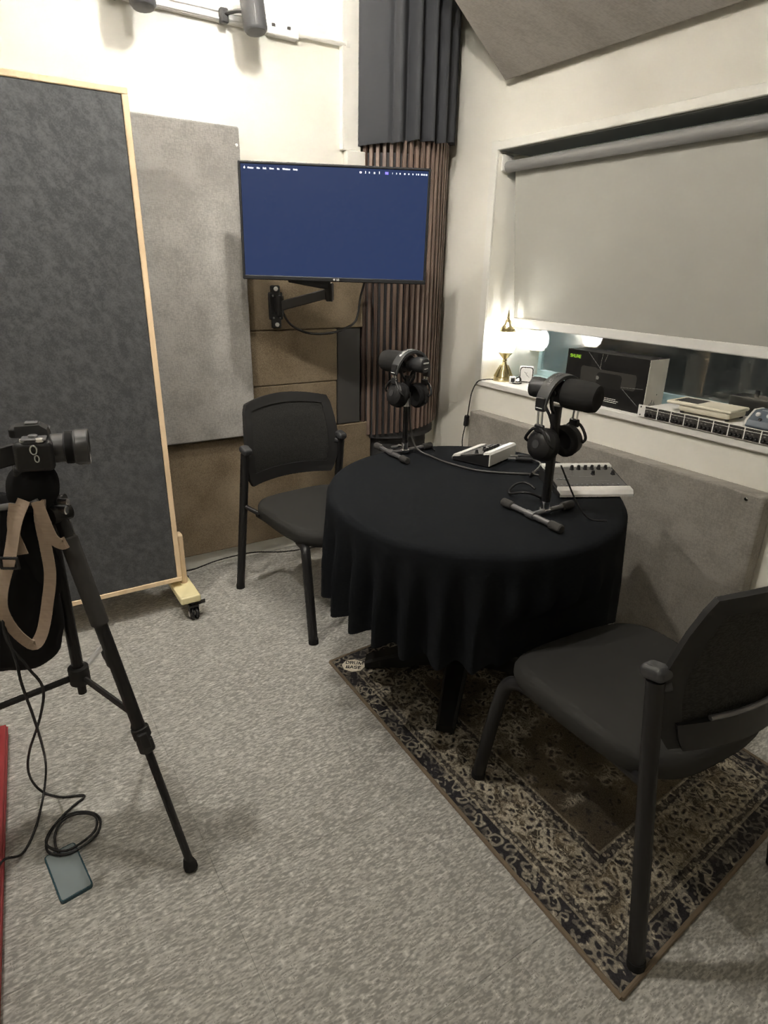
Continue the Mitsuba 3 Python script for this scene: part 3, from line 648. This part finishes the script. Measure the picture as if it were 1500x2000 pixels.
# ------------------------------------------------------------------ mixers
def mixer(label, o, xdir, w=.245, dp=.205):
    """desktop mixer: x along its front rail, y towards its back; wedge, low at the front"""
    k = thing('audio_mixer', label, 'audio mixer'); x = unit((*xdir, 0)); M = mat((*o, ZT), x=x, z=(0, 0, 1))
    zf, zk = .026, .052
    sec = lambda pts, x0, x1: trimesh.Trimesh([[xx, p[0], p[1]] for xx in (x0, x1) for p in pts]).convex_hull
    put(k + '__chassis', sec([(.01, .002), (dp - .01, .002), (dp - .012, zk - .008), (.012, zf - .006)], .004, w - .004), 'plasticmat', False, M)
    put(k + '__top_panel', sec([(.030, zf - .004), (.030, zf - .001), (dp - .026, zk - .006), (dp - .026, zk - .003)], .005, w - .005), 'mixpanel', False, M)
    put(k + '__front_rail', sec([(-.004, .004), (-.004, .012), (.004, zf - .002), (.030, zf + .003), (.032, zf - .004), (.010, .002)], 0, w), 'silverpaint', False, M)
    put(k + '__back_rail', sec([(dp - .030, zk - .010), (dp - .028, zk + .001), (dp - .006, zk + .004), (dp, zk - .004), (dp, .006), (dp - .012, .003)], 0, w), 'silverpaint', False, M)
    for a in (-.003, w - .001): put(k + '__side_cheek', sec([(0, .003), (dp - .004, .003), (dp - .004, zk - .003), (0.0, zf - .012)], a, a + .004), 'plastic', False, M)
    sl = (zk - zf) / dp; nrm = unit((0, -sl, 1))
    at = lambda px, py: A_([px * w / .245, py * dp / .205 if py < .2 else py, zf - .001 + (py * dp / .205 - .030) * (zk - zf - .002) / (dp - .056)])
    for px, py in [(.095 + i * .024, .160) for i in range(6)] + [(.155, .120), (.225, .120)]:
        put(k + '__knob', lathe([(.0075, 0), (.0072, .003), (.0058, .004), (.0050, .0135), (.0042, .0145)], 16, at(px, py), nrm), 'plastic', 30, M)
    for px, py in [(.02 + i * .0175, .046) for i in range(12)] + [(.018 + i * .013, .085) for i in range(4)]:
        put(k + '__button', lathe([(.0036, 0), (.0036, .003), (.002, .004)], 10, at(px, py), nrm), 'gunmetal', 30, M)
    put(k + '__print', [tf(box(a * w / .245, b * w / .245, -.0006, .0006, 0, .0005), mat(at(0, py), x=(1, 0, 0), y=(0, 1, sl))) for a, b, py in [(.03, .085, .11), (.10, .15, .105), (.11, .20, .075), (.02, .07, .135)]], 'boxline', False, M)
    return k
mixer('black and silver audio mixer at the right edge of the table, beside the near stand', (1.484, 1.262), (.890, -.455))
mixer('black and silver audio mixer near the back edge of the table, between the two stands', (1.640, 1.836), (-.947, -.320), w=.20, dp=.160)

# ------------------------------------------------------------------ cables on the table
def cable(label, pts, r=.0035, name='cable', sm=8, mt='cord'):
    k = thing(name, label, 'cable'); put(k, tube(pts, r, 8, sm), mt, 50); return k
zc = ZT + .004
cable('cable running from the far microphone stand across the table past both mixers', [(1.346, 1.925, .99), (1.352, 1.922, .86), (1.368, 1.90, .775), (1.395, 1.83, zc), (1.40, 1.73, zc), (1.43, 1.62, zc), (1.50, 1.54, zc), (1.585, 1.47, zc), (1.63, 1.40, zc)], .0040, mt='cordgrey')
cable('cable looping behind the near microphone stand to the edge of the table', [(1.690, 1.590, ZT + .012), (1.70, 1.575, zc + .004), (1.67, 1.53, zc + .012), (1.62, 1.49, zc + .014), (1.56, 1.47, zc), (1.545, 1.445, .775)], .0045, mt='cordgrey')
cable('headphone cable hanging from the near headphones onto the cloth', [(1.352, 1.16, .905), (1.372, 1.14, .85), (1.395, 1.115, .79), (1.418, 1.085, zc), (1.45, 1.05, zc)], .0025)
cable('loop of cable lying behind the foot of the near microphone stand', [(1.40 + .045 * math.cos(t_), 1.335 + .055 * math.sin(t_), zc + .012 + .012 * math.sin(2 * t_)) for t_ in np.linspace(0, 5.6, 14)], .004)
k = thing('audio_plug', 'silver and black plugs lying behind the far mixer', 'plug')
for i, (a, b) in enumerate([((1.672, 1.652, ZT + .012), (1.722, 1.612, ZT + .012)), ((1.640, 1.630, ZT + .012), (1.690, 1.590, ZT + .012))]):
    put(k + '__barrel', rod(a, b, .0085, n=14, ch=.001), 'plastic'); a, b = A_(a), A_(b); d = unit(a - b); put(k + '__tip', rod(a, a + d * .028, .006, n=14), 'chrome')
cable('short black cable lying from the plugs along the back edge of the table', [(1.722, 1.612, ZT + .012), (1.745, 1.58, zc), (1.735, 1.53, zc), (1.715, 1.50, zc), (1.70, 1.47, zc)], .0045)
k = thing('connector_plug', 'small chrome cable plugs on the cloth behind the far microphone stand', 'plug')
for a, b in [((1.315, 2.00, ZT + .01), (1.345, 1.995, ZT + .012)), ((1.362, 2.015, ZT + .009), (1.368, 1.985, ZT + .009)), ((1.30, 1.965, ZT + .008), (1.275, 1.975, ZT + .008))]:
    put(k + '__tip', rod(a, b, .0065, n=12, ch=.001), 'chrome')
put(k + '__lead', tube([(1.345, 1.995, ZT + .012), (1.40, 1.985, ZT + .006), (1.44, 1.96, ZT + .004), (1.47, 1.93, ZT + .003), (1.46, 1.90, ZT + .003)], .003, 8, 6), 'cord')

# ------------------------------------------------------------------ things on the window sill
ZS = .895
k = thing('table_lamp', 'lit brass and white mosaic glass lamp at the left end of the window sill', 'lamp')
LO = A_([2.272, 2.405, ZS])
put(k + '__base', lathe([(.052, 0), (.053, .006), (.048, .012), (.046, .018), (.050, .022)], 40, LO), 'brass', 30)
put(k + '__stem', lathe([(.046, .020), (.040, .034), (.030, .056), (.020, .076), (.012, .088), (.010, .097), (.014, .101), (.011, .105), (.010, .111), (.022, .124), (.037, .140), (.040, .144), (.034, .146)], 40, LO), 'brass', 30)
put(k + '__stem__rib', [tube([LO + [(.0475 - q * .34) * math.cos(a), (.0475 - q * .34) * math.sin(a), .022 + q * .0 + z] for q, z in ((0, 0), (.02, .014), (.05, .036), (.082, .056))], .0035, 6, 4) for a in np.linspace(0, 2 * np.pi, 14, endpoint=False)], 'brass', 50)
gl = lathe([(.032, .146), (.046, .160), (.0525, .180), (.054, .198), (.051, .218), (.042, .238), (.034, .246), (.032, .243), (.040, .235), (.048, .217), (.051, .198)], 40, LO)
scene[k + '__shade'] = mikit.ply(gl, 'mat_whiteprint', smooth=40, emitter=emit((7.5, 7.4, 7.0)))
chips = {'chipblue': [], 'ink': []}
for i in range(11):           # mosaic rosettes on the globe
    a0 = i * 2 * math.pi / 11
    for j in range(9):
        q = 2 * math.pi * j / 8; rr_ = 0 if j == 8 else .0125; a, z = a0 + rr_ * math.cos(q) / .053, .196 + rr_ * math.sin(q)
        R_ = np.interp(z, [.160, .180, .198, .218, .238], [.046, .0525, .054, .051, .042]); c_ = A_([R_ * math.cos(a), R_ * math.sin(a), z])
        chips['ink' if j % 3 == 0 else 'chipblue'].append(lathe([(.0026, 0), (.0022, .0008)], 6, LO + c_, unit(c_ - [0, 0, .198])))
for m_, c_ in chips.items(): put(k + '__shade__mosaic_chips', c_, m_, False)
cap = [sweep([LO + [.0375 * math.cos(a), .0375 * math.sin(a), .249] for a in np.linspace(0, 2 * np.pi, 40, endpoint=False)], circ(.0035, 8), closed=True)]
def capfn(u, v):        # the pierced cap: a bell with six openings
    zz = .252 + .050 * v; r = np.interp(v, [0, .2, .45, .75, 1], [.0365, .0355, .0300, .0185, .0105]); a = u * 2 * np.pi
    return LO + np.c_[r * np.cos(a), r * np.sin(a), zz]
NU, NV = 145, 29
cm = shell(capfn, NU, NV, .0014); uu_ = (np.arange(NU * NV) // NV) / (NU - 1) * 6 + .25; vv_ = (np.arange(NU * NV) % NV) / (NV - 1)
du = (uu_ - np.round(uu_)) / .27; dv = (vv_ - .62) / .25; hole = np.tile((du ** 2 + dv ** 2) < 1, 2)
cap.append(trimesh.Trimesh(cm.vertices, cm.faces[~hole[cm.faces].any(1)], process=False))
cap.append(lathe([(.013, .293), (.011, .300), (.006, .307), (.0075, .312), (.005, .318), (.0065, .326), (.004, .335), (.0012, .350)], 20, LO))
put(k + '__cap', cap, 'brass', 30)
scene[k + '__bulb'] = mikit.ply(lathe([(.003, .247), (.0045, .250), (.0045, .254), (.003, .257)], 14, LO), 'mat_whiteprint', smooth=True, emitter=emit((1500, 1430, 1250)))
put(k + '__cord', tube([LO + [-.05, .02, .006], LO + [-.082, .045, .004], (2.160, 2.475, .885), (2.150, 2.505, .82), (2.155, 2.53, .70), (2.15, 2.54, .63), (2.13, 2.53, .55), (2.10, 2.46, .45)], .0028, 8, 8), 'cord')
put(k + '__cord_switch', tf(rbox(-.012, .012, -.010, .010, -.030, .030, .005), mat((2.153, 2.534, .668), z=(0, -.12, 1), x=(1, 0, 0))), 'plastic')

k = thing('desk_clock', 'small square white desk clock with round corners on the sill beside the lamp', 'clock')
CM = mat((2.322, 2.290, ZS + .044), x=unit((.66, -.75, 0)), z=(0, 0, 1))     # y axis away from the viewer
put(k + '__case', rbox(-.036, .036, -.009, .009, -.042, .042, .008), 'whiteprint', 40, CM)
fsq = shapely.box(-.017, -.022, .017, .022).buffer(.012)
def flat(poly, y, d, M, key, m): mm = trimesh.creation.extrude_polygon(poly, d, engine='earcut'); put(key, mm, m, False, M @ mat((0, y, 0), x=(1, 0, 0), y=(0, 0, 1)))
flat(fsq.buffer(.004), -.0101, .0012, CM, k + '__bezel', 'ink')
flat(fsq, -.0110, .0008, CM, k + '__dial', 'whiteprint')
for ang, L, w in ((125, .017, .0014), (-135 + 270, .0, .0), (-40, .020, .0011), (80, .014, .0012)):
    if L: a = math.radians(ang); put(k + '__hand', tf(box(0, L, -.0006, 0, -w / 2, w / 2), CM @ mat((0, -.0122, 0), x=(math.cos(a), 0, math.sin(a)), y=(0, 1, 0))), 'ink', False)

k = thing('charger_plug', 'tiny black and white charger with a curled lead between lamp and clock', 'charger')
QM = mat((2.255, 2.318, ZS), x=unit((.75, -.66, 0)), z=(0, 0, 1))
put(k + '__body', rbox(-.016, .016, -.016, .016, .002, .034, .004), 'whiteprint', 40, QM)
put(k + '__socket', box(-.008, .010, -.0172, -.015, .008, .028, .001), 'plastic', False, QM)
put(k + '__lead', tube([(.012, 0, .02), (.030, -.01, .034), (.042, .004, .020), (.036, .02, .006), (.012, .024, .004), (.004, -.026, .004), (.03, -.03, .004), (.045, -.005, .004)], .003, 8, 6), 'cord', 40, QM)

k = thing('microphone_box', 'large black product box with a microphone picture and white side standing on the sill', 'box')
bx0, bx1, by0, by1, bz1 = 2.205, 2.325, 1.515, 1.935, 1.112
put(k + '__body', box(bx0, bx1, by0 + .0012, by1, ZS, bz1, .0015), 'boxblack', False)
put(k + '__side', box(bx0 + .0008, bx1 - .001, by0 - .0005, by0 + .0012, ZS + .001, bz1 - .001), 'boxwhite', False)
BM = mat((bx0, by1, ZS), x=(0, -1, 0), y=(0, 0, 1))       # x to the right along the front, y up, z towards the viewer
def pr(poly, m, d=.0003, key=k + '__print'): put(key, trimesh.creation.extrude_polygon(poly, d, engine='earcut'), m, False, BM)
rr = lambda a, b, c, d, r: shapely.box(a + r, b + r, c - r, d - r).buffer(r)
pr(rr(.16, .085, .37, .15, .012), 'boxprint'); pr(rr(.085, .085, .175, .155, .012), 'boxprint', .0005); pr(rr(.175, .078, .300, .138, .012), 'boxprint2', .0007)
pr(rr(.135, .128, .165, .214, .004), 'boxprint2', .0004)
pr(rr(.170, .105, .185, .122, .006), 'boxline', .0009)
for a, b in [((.115, .214), (.19, .150)), ((.19, .214), (.185, .155)), ((.30, .092), (.405, .100)), ((.31, .085), (.39, .03)), ((.215, .214), (.205, .185))]:
    pr(shapely.LineString([a, b]).buffer(.0007), 'boxline', .0010)
for yy, x0, x1 in ((.036, .205, .285), (.029, .205, .30), (.022, .205, .29), (.050, .205, .215)): pr(shapely.box(x0, yy, x1, yy + .0022), 'whiteprint', .0010)
tm = meshkit.text_mesh('SHURE', .0135, .0006, True); tm.apply_translation([.014, .183, .0]); put(k + '__lettering', tm, 'green', False, BM)
SM = mat((bx0, by0 - .0006, ZS), x=(1, 0, 0), y=(0, 0, 1))
put(k + '__print', [tf(box(.034 + i * .007, .036 + i * .007, .012 + (i % 3) * .002, .040 + (i * 7 % 5) * .004, 0, .0004), SM) for i in range(6)] + [tf(lathe([(.0025, 0), (.0025, .0004)], 10, (.075, .075, 0)), SM)], 'padgrey', False)

k = thing('headphone_amplifier', 'silver rack unit with black channel panels along the front of the sill', 'rack unit')
rx, ry0, ry1 = 2.165, .955, 1.508
RM = mat((rx, ry1, ZS + .002), x=(0, -1, 0), y=(0, 0, 1))     # x right along the face, y up, z to the viewer
put(k + '__case', box(rx + .003, rx + .19, ry0, ry1 - .035, ZS + .003, ZS + .046, .001), 'silverpaint', False)
put(k + '__faceplate', box(0, ry1 - ry0, 0, .047, -.003, 0, .0008), 'silverpaint', False, RM)
put(k + '__screw_hole', [lathe([(.0035, 0), (.0035, .0006)], 12, (.012, yy, 0)) for yy in (.008, .039)], 'ink', False, RM)
for i in range(9):
    x0 = .033 + i * .0565
    c = put(k + '__channel', [box(x0, x0 + .052, .003, .0335, 0, .0008), box(x0, x0 + .052, .0355, .0440, 0, .0008)], 'ink', False, RM)
    for j in range(3):
        kn = put(c + '__knob', lathe([(.0062, 0), (.0058, .008), (.004, .010)], 14, (x0 + .010 + j * .016, .013, .0008)), 'plastic', 40, RM)
    put(c + '__mark', [tf(box(-.0006, .0006, 0, .0058, 0, .0006), mat((x0 + .010 + j * .016, .013, .0108), x=(math.cos(a), math.sin(a), 0), z=(0, 0, 1))) for j, a in ((0, -1.2), (1, -1.1), (2, -1.0))] + [box(x0 + .007 + j * .015, x0 + .014 + j * .015, .024, .0275, .0008, .0014) for j in range(2)], 'boxline', False, RM)

k = thing('white_tray', 'cream plastic tray-shaped device lying on top of the rack unit', 'device')
WM = mat((2.235, 1.285, ZS + .050), x=unit((.05, -.99, 0)), z=unit((0, 0, 1)))
put(k + '__body', cat(rbox(-.062, .130, -.062, .062, .004, .034, .010)), 'creamplastic', 40, WM)
put(k + '__lid', [rbox(-.110, .136, -.068, .068, .026, .038, .006)], 'creamplastic', 40, WM)
put(k + '__dark_inlay', box(-.09, .00, -.045, .045, .0375, .0388, .0005), 'padgrey', False, WM)
put(k + '__foot', [lathe([(.007, 0), (.007, .006)], 12, (x_, y_, -.001)) for x_ in (-.05, .118) for y_ in (-.05, .05)], 'plastic', 40, WM)

k = thing('monitor_controller', 'blue-grey control box with white knobs at the right end of the rack unit', 'controller')
NM = mat((2.145, 1.085, ZS + .049), x=(0, -1, 0), y=(1, 0, 0))
NM = mat((2.178, 1.088, ZS + .0495), x=(0, -1, 0), y=(1, 0, 0), z=(0, 0, 1))
put(k + '__body', trimesh.Trimesh(np.vstack([trimesh.creation.icosphere(1, .006).vertices + [x_, y_, z_] for x_ in (.006, .20) for y_, z_ in ((-.01, .006), (-.004, .020), (.035, .048), (.085, .048), (.085, .006))])).convex_hull, 'bluegrey', 40, NM)
put(k + '__end_cheek', trimesh.Trimesh([[x_, y_, z_] for x_ in (-.003, .004) for y_, z_ in ((-.016, .002), (-.009, .024), (.033, .055), (.088, .055), (.088, .002))]).convex_hull, 'silverpaint', False, NM)
nn = unit((0, -.58, .82))
for i in range(3): put(k + '__knob', lathe([(.0085, 0), (.0085, .006), (.006, .010)], 16, (.024 + i * .036, .018, .039), nn), 'whiteprint', 40, NM)
for i in range(3): put(k + '__jack', lathe([(.006, 0), (.006, .006), (.004, .007)], 14, (.042 + i * .036, .000, .0265), nn), 'plastic', 40, NM)
for i, s in enumerate(('2', '3', '4')):
    tm = meshkit.text_mesh(s, .010, .0006, True); put(k + '__lettering', tm, 'boxline', False, NM @ mat((.016 + i * .036, -.012, .0125), x=(1, 0, 0), y=unit((0, .45, .9))))
put(k + '__print', [box(.022 + i * .036, .040 + i * .036, .040, .043, .0535, .0545) for i in range(3)], 'whiteprint', False, NM)

k = thing('dark_switch_box', 'black box with two toggle knobs behind the glass at the right of the sill', 'box')
put(k + '__body', rbox(2.43, 2.53, 1.14, 1.30, ZS, ZS + .10, .004), 'plastic', 40)
put(k + '__toggle', [rod((2.47, y, ZS + .10), (2.47, y, ZS + .125), .008) for y in (1.17, 1.22)], 'plastic', 40)

# ------------------------------------------------------------------ tripod, camera, bag
k = thing('camera_tripod', 'black camera tripod standing at the left of the floor', 'tripod')
TX, TY = .060, 1.490
put(k + '__centre_column', [rod((TX, TY, .43), (TX, TY, .955), .0135, n=18)], 'legsteel')
put(k + '__collar', [rod((TX, TY, .435), (TX, TY, .485), .024, n=20, ch=.003), rod((TX, TY, .405), (TX, TY, .435), .010)], 'plasticmat')
put(k + '__shoulder', [rod((TX, TY, .875), (TX, TY, .935), .034, n=20, ch=.006)], 'plasticmat')
feet = [(.212, 1.191), (.206, 1.792), (-.335, 1.50)]
for fx, fy in feet:
    d = unit((fx - TX, fy - TY, 0)); top = A_([TX, TY, .905]) + d * .042; ft = A_([fx, fy, .012]); ax = ft - top
    L = lambda q: top + ax * q
    leg = put(k + '__leg', [rod(L(0), L(.62), .0145, n=16), rod(L(.60), ft, .0095, n=16)], 'legsteel')
    put(leg + '__grip', rod(L(.06), L(.29), .0195, n=18, ch=.004), 'padgrey')
    put(leg + '__clamp', [rod(L(.575), L(.605), .0205, n=18, ch=.002), rod(L(.61), L(.645), .0185, n=18, ch=.003), tf(box(-.012, .012, -.006, .010, -.02, .02, .003), mat(L(.60) - [0, .02, 0] * A_([1, 1, 1]), z=ax, x=(1, 0, 0)))], 'plasticmat')
    put(leg + '__rubber_foot', lathe([(.010, 0), (.0165, .004), (.0165, .016), (.012, .032), (.010, .036)], 18, (fx, fy, 0), -ax), 'softblack')
    a = A_([TX, TY, .455]) + d * .02; b = L(.54)
    put(k + '__brace', beam(a, b, .012, .016), 'silver' if fy > 1.6 else 'plasticmat', False)
    sd = A_([-d[1], d[0], 0])
    put(k + '__hinge', rod(top - sd * .022 + d * .004, top + sd * .022 + d * .004, .019, n=16), 'plasticmat')
VR = unit((.845, -.535, 0)); VA = unit((.535, .845, 0))       # sideways and away, as the camera stands
put(k + '__pan_head', [rod((TX - .012, TY - .02, .925), (TX - .012, TY - .02, .965), .028, n=18, ch=.005), rbox(.012, .078, TY - .06, TY + .01, .955, 1.012, .012), rbox(.010, .075, TY - .065, TY + .012, 1.005, 1.022, .004)], 'plasticmat')
put(k + '__pan_handle', [rod((.045, 1.405, .955), A_([.045, 1.405, .955]) - VR * .30 + [0, 0, -.060], .0075, n=14)], 'gunmetal')
put(k + '__crank', [rod(A_([.066, 1.452, .915]), A_([.066, 1.452, .915]) + VR * .035, .010, n=14, ch=.002), rod(A_([.066, 1.452, .935]) + VR * .018, A_([.066, 1.452, .935]) + VR * .040 , .007, n=12, ch=.001)], 'chrome')

k = thing('video_camera', 'black mirrorless camera with a long zoom lens on the tripod', 'camera')
ld = unit(VR + VA * .42 - A_([0, 0, .03])); KM = mat((.062, 1.447, 1.060), x=ld, y=unit(np.cross([0, 0, 1], ld)))      # x along the lens
put(k + '__body', [rbox(-.024, .024, -.060, .060, -.038, .028, .008), rbox(-.038, .034, -.062, -.034, -.038, .024, .010)], 'plastic', 40, KM)
put(k + '__viewfinder', [trimesh.Trimesh([[x_, y_ * w_, z_] for x_, z_, w_ in ((-.034, .026, 1), (.026, .026, 1), (-.034, .048, .8), (.010, .050, .75), (.024, .040, .8)) for y_ in (-.024, .024)]).convex_hull, rbox(-.046, -.026, -.018, .018, .024, .044, .005)], 'plasticmat', 30, KM)
for y0, y1 in ((-.060, -.026), (.026, .060)): put(k + '__top_plate', rbox(-.022, .024, y0, y1, .0265, .0305, .0018), 'gunmetal', 40, KM)
put(k + '__hot_shoe', box(-.016, .008, -.010, .010, .0495, .0535, .001), 'gunmetal', False, KM)
put(k + '__lens', lathe([(.030, .022), (.031, .034), (.0305, .050), (.034, .052), (.034, .068), (.0365, .070), (.0365, .088), (.034, .090), (.030, .086)], 36, (0, .004, -.006), (1, 0, 0)), 'lensgrey', 30, KM)
put(k + '__lens__focus_ring', lathe([(.0342, .053), (.0348, .055), (.0348, .066), (.0342, .068)], 36, (0, .004, -.006), (1, 0, 0)), 'softblack', 30, KM)
put(k + '__lens__hood', lathe([(.0368, .072), (.0385, .075), (.0390, .096), (.0372, .099), (.0355, .096), (.035, .078)], 36, (0, .004, -.006), (1, 0, 0)), 'lensgrey', 30, KM)
put(k + '__mode_dial', lathe([(.009, 0), (.009, .008), (.007, .009)], 18, (0, -.042, .027)), 'gunmetal', 40, KM)
put(k + '__dial', [lathe([(.008, 0), (.008, .006), (.006, .007)], 18, (.012, -.054, .024)), lathe([(.006, 0), (.006, .005)], 14, (-.018, -.052, .025))], 'silver', 40, KM)
put(k + '__strap_ring', tube([(.0 + .006 * math.cos(t_), -.066, .010 + .009 * math.sin(t_)) for t_ in np.linspace(0, 6.28, 14)], .0016, 8), 'chrome', 40, KM)
put(k + '__strap_ring', tube([(.004 + .004 * math.cos(t_), -.067, -.008 + .007 * math.sin(t_)) for t_ in np.linspace(0, 6.28, 12)], .0014, 8), 'chrome', 40, KM)
put(k + '__side_screen', tf(box(-.075, .0, -.004, .004, -.022, .022, .003), mat((-.028, -.02, -.004), x=(1, .25, .20))), 'plasticmat', False, KM)

k = thing('dark_cloth_bag', 'black bag with pinkish beige straps hanging from the tripod', 'bag')
# soft pouch: superellipsoid pulled to a slanting bottom
ico = trimesh.creation.icosphere(4).vertices; fcs = trimesh.creation.icosphere(4).faces
v = np.sign(ico) * np.abs(ico) ** .75; v = v * [.135, .055, .19]
v[:, 2] -= .16 * np.clip(-v[:, 0] - .0, 0, 1) + 0; v += (.010 * (meshkit.noise(v * 28, 3) - .5))[:, None] * ico
put(k + '__pouch', trimesh.Trimesh(v, fcs, process=False), 'bag', True, mat((-.070, 1.512, .705), x=VR, z=(0, 0, 1)))
top_cover = trimesh.Trimesh(np.sign(ico) * np.abs(ico) ** .85 * [.05, .045, .055], fcs, process=False)
put(k + '__flap', top_cover, 'bag', True, mat((.040, 1.452, .972), x=VR, z=(0.1, 0, 1)))
put(k + '__flap', trimesh.Trimesh(np.sign(ico) * np.abs(ico) ** .85 * [.06, .03, .13], fcs, process=False), 'bag', True, mat((.0, 1.462, .84), x=VR, z=(-.25, 0.15, 1)))
SA = [(.018, 1.405, .962), (-.004, 1.398, .922), (-.022, 1.392, .867), (-.032, 1.388, .839), (-.052, 1.385, .789), (-.062, 1.385, .742), (-.054, 1.386, .692), (-.036, 1.388, .650), (-.018, 1.390, .632), (.002, 1.390, .660), (.024, 1.392, .731), (.038, 1.395, .791), (.040, 1.398, .853), (.040, 1.402, .913), (.046, 1.408, .958)]
put(k + '__strap', ribbon(SA, .026, .002, unit(-VA + A_([0, 0, .15]))), 'strap', 30)
SB = [(.040, 1.395, .958), (.046, 1.385, .918), (.054, 1.376, .880), (.068, 1.372, .864), (.080, 1.372, .866)]
put(k + '__strap', ribbon(SB, .026, .002, unit(-VA)), 'strap', 30)
SC = [(.000, 1.41, .955), (-.012, 1.405, .90), (-.004, 1.40, .845)]
put(k + '__strap', ribbon(SC, .024, .002, unit(-VA)), 'strap', 30)
bm_ = mat((-.031, 1.383, .838), x=VR, y=VA)
put(k + '__buckle', [box(-.02, .02, -.003, .003, -.014, -.009, .001), box(-.02, .02, -.003, .003, .009, .014, .001), box(-.02, -.015, -.003, .003, -.014, .014, .001), box(.015, .02, -.003, .003, -.014, .014, .001)], 'plastic', False, bm_)

# ------------------------------------------------------------------ floor left: phone, cables, red board
k = thing('smartphone', 'grey smartphone lying on the carpet under the coiled cable', 'phone')
pa, pb, pc_ = A_([-.080, 1.248]), A_([-.003, 1.276]), A_([-.098, 1.405])
xd = unit((.988, .14, 0)); PM = mat((*((pb + pa) / 2), 0), x=xd, z=(0, 0, 1))
ph_w, ph_l = .074, .158
poly = shapely.box(-ph_w / 2 + .009, .009, ph_w / 2 - .009, ph_l - .009).buffer(.009, 6)
b_ = trimesh.creation.extrude_polygon(poly, .009, engine='earcut'); put(k + '__case', b_, 'phonerim', 40, PM)
s_ = trimesh.creation.extrude_polygon(poly.buffer(-.0035), .0010, engine='earcut'); s_.apply_translation([0, 0, .0087]); put(k + '__screen', s_, 'phoneglass', False, PM)
cable('black cable hanging from the tripod and coiling over the smartphone', [(-.045, 1.44, .80), (-.068, 1.38, .683), (-.042, 1.36, .603), (-.021, 1.37, .53), (-.040, 1.42, .42), (-.085, 1.52, .25), (-.100, 1.62, .10), (-.082, 1.648, .012), (-.039, 1.607, .005), (.018, 1.578, .005), (-.019, 1.551, .005), (-.062, 1.513, .006), (-.089, 1.458, .010), (-.084, 1.413, .014), (-.040, 1.386, .014), (.019, 1.411, .008), (.041, 1.454, .006), (.032, 1.495, .006), (-.009, 1.524, .007), (-.054, 1.515, .010), (-.086, 1.470, .014), (-.085, 1.430, .018), (-.045, 1.396, .017), (.014, 1.420, .012), (.034, 1.456, .012), (.026, 1.488, .012), (-.010, 1.512, .012), (-.045, 1.505, .014), (-.066, 1.470, .016), (-.070, 1.425, .014), (-.062, 1.392, .012)], .0031)
cable('black cable hanging from the bag down to the red board', [(-.075, 1.43, .76), (-.059, 1.36, .628), (-.058, 1.36, .56), (-.052, 1.40, .44), (-.052, 1.52, .26), (-.060, 1.66, .08), (-.080, 1.64, .006), (-.110, 1.527, .004), (-.145, 1.457, .006), (-.180, 1.42, .045), (-.205, 1.38, .0495), (-.235, 1.34, .0495)], .0031)
k = thing('red_board', 'long dark red painted board lying on the carpet at the left edge of the picture', 'board')
RQ = mat((-.150, 1.972, 0), x=(.998, -.0665, 0), z=(0, 0, 1))
put(k + '__body', rbox(-.115, 0, -1.10, 0, .0, .045, .004), 'red', 30, RQ)
put(k + '__lid_edge', [box(-.118, .003, -1.102, .002, .028, .034, .001)], 'red', False, RQ)
k = thing('floor_cable', 'thin black cable lying along the baseboard behind the mesh-back chair', 'cable')
put(k, tube([(.59, 2.84, .012), (.68, 2.80, .022), (.80, 2.79, .045), (.92, 2.79, .050), (1.02, 2.785, .045), (1.15, 2.78, .018), (1.30, 2.77, .008), (1.5, 2.76, .005)], .0032, 8, 8), 'cord')
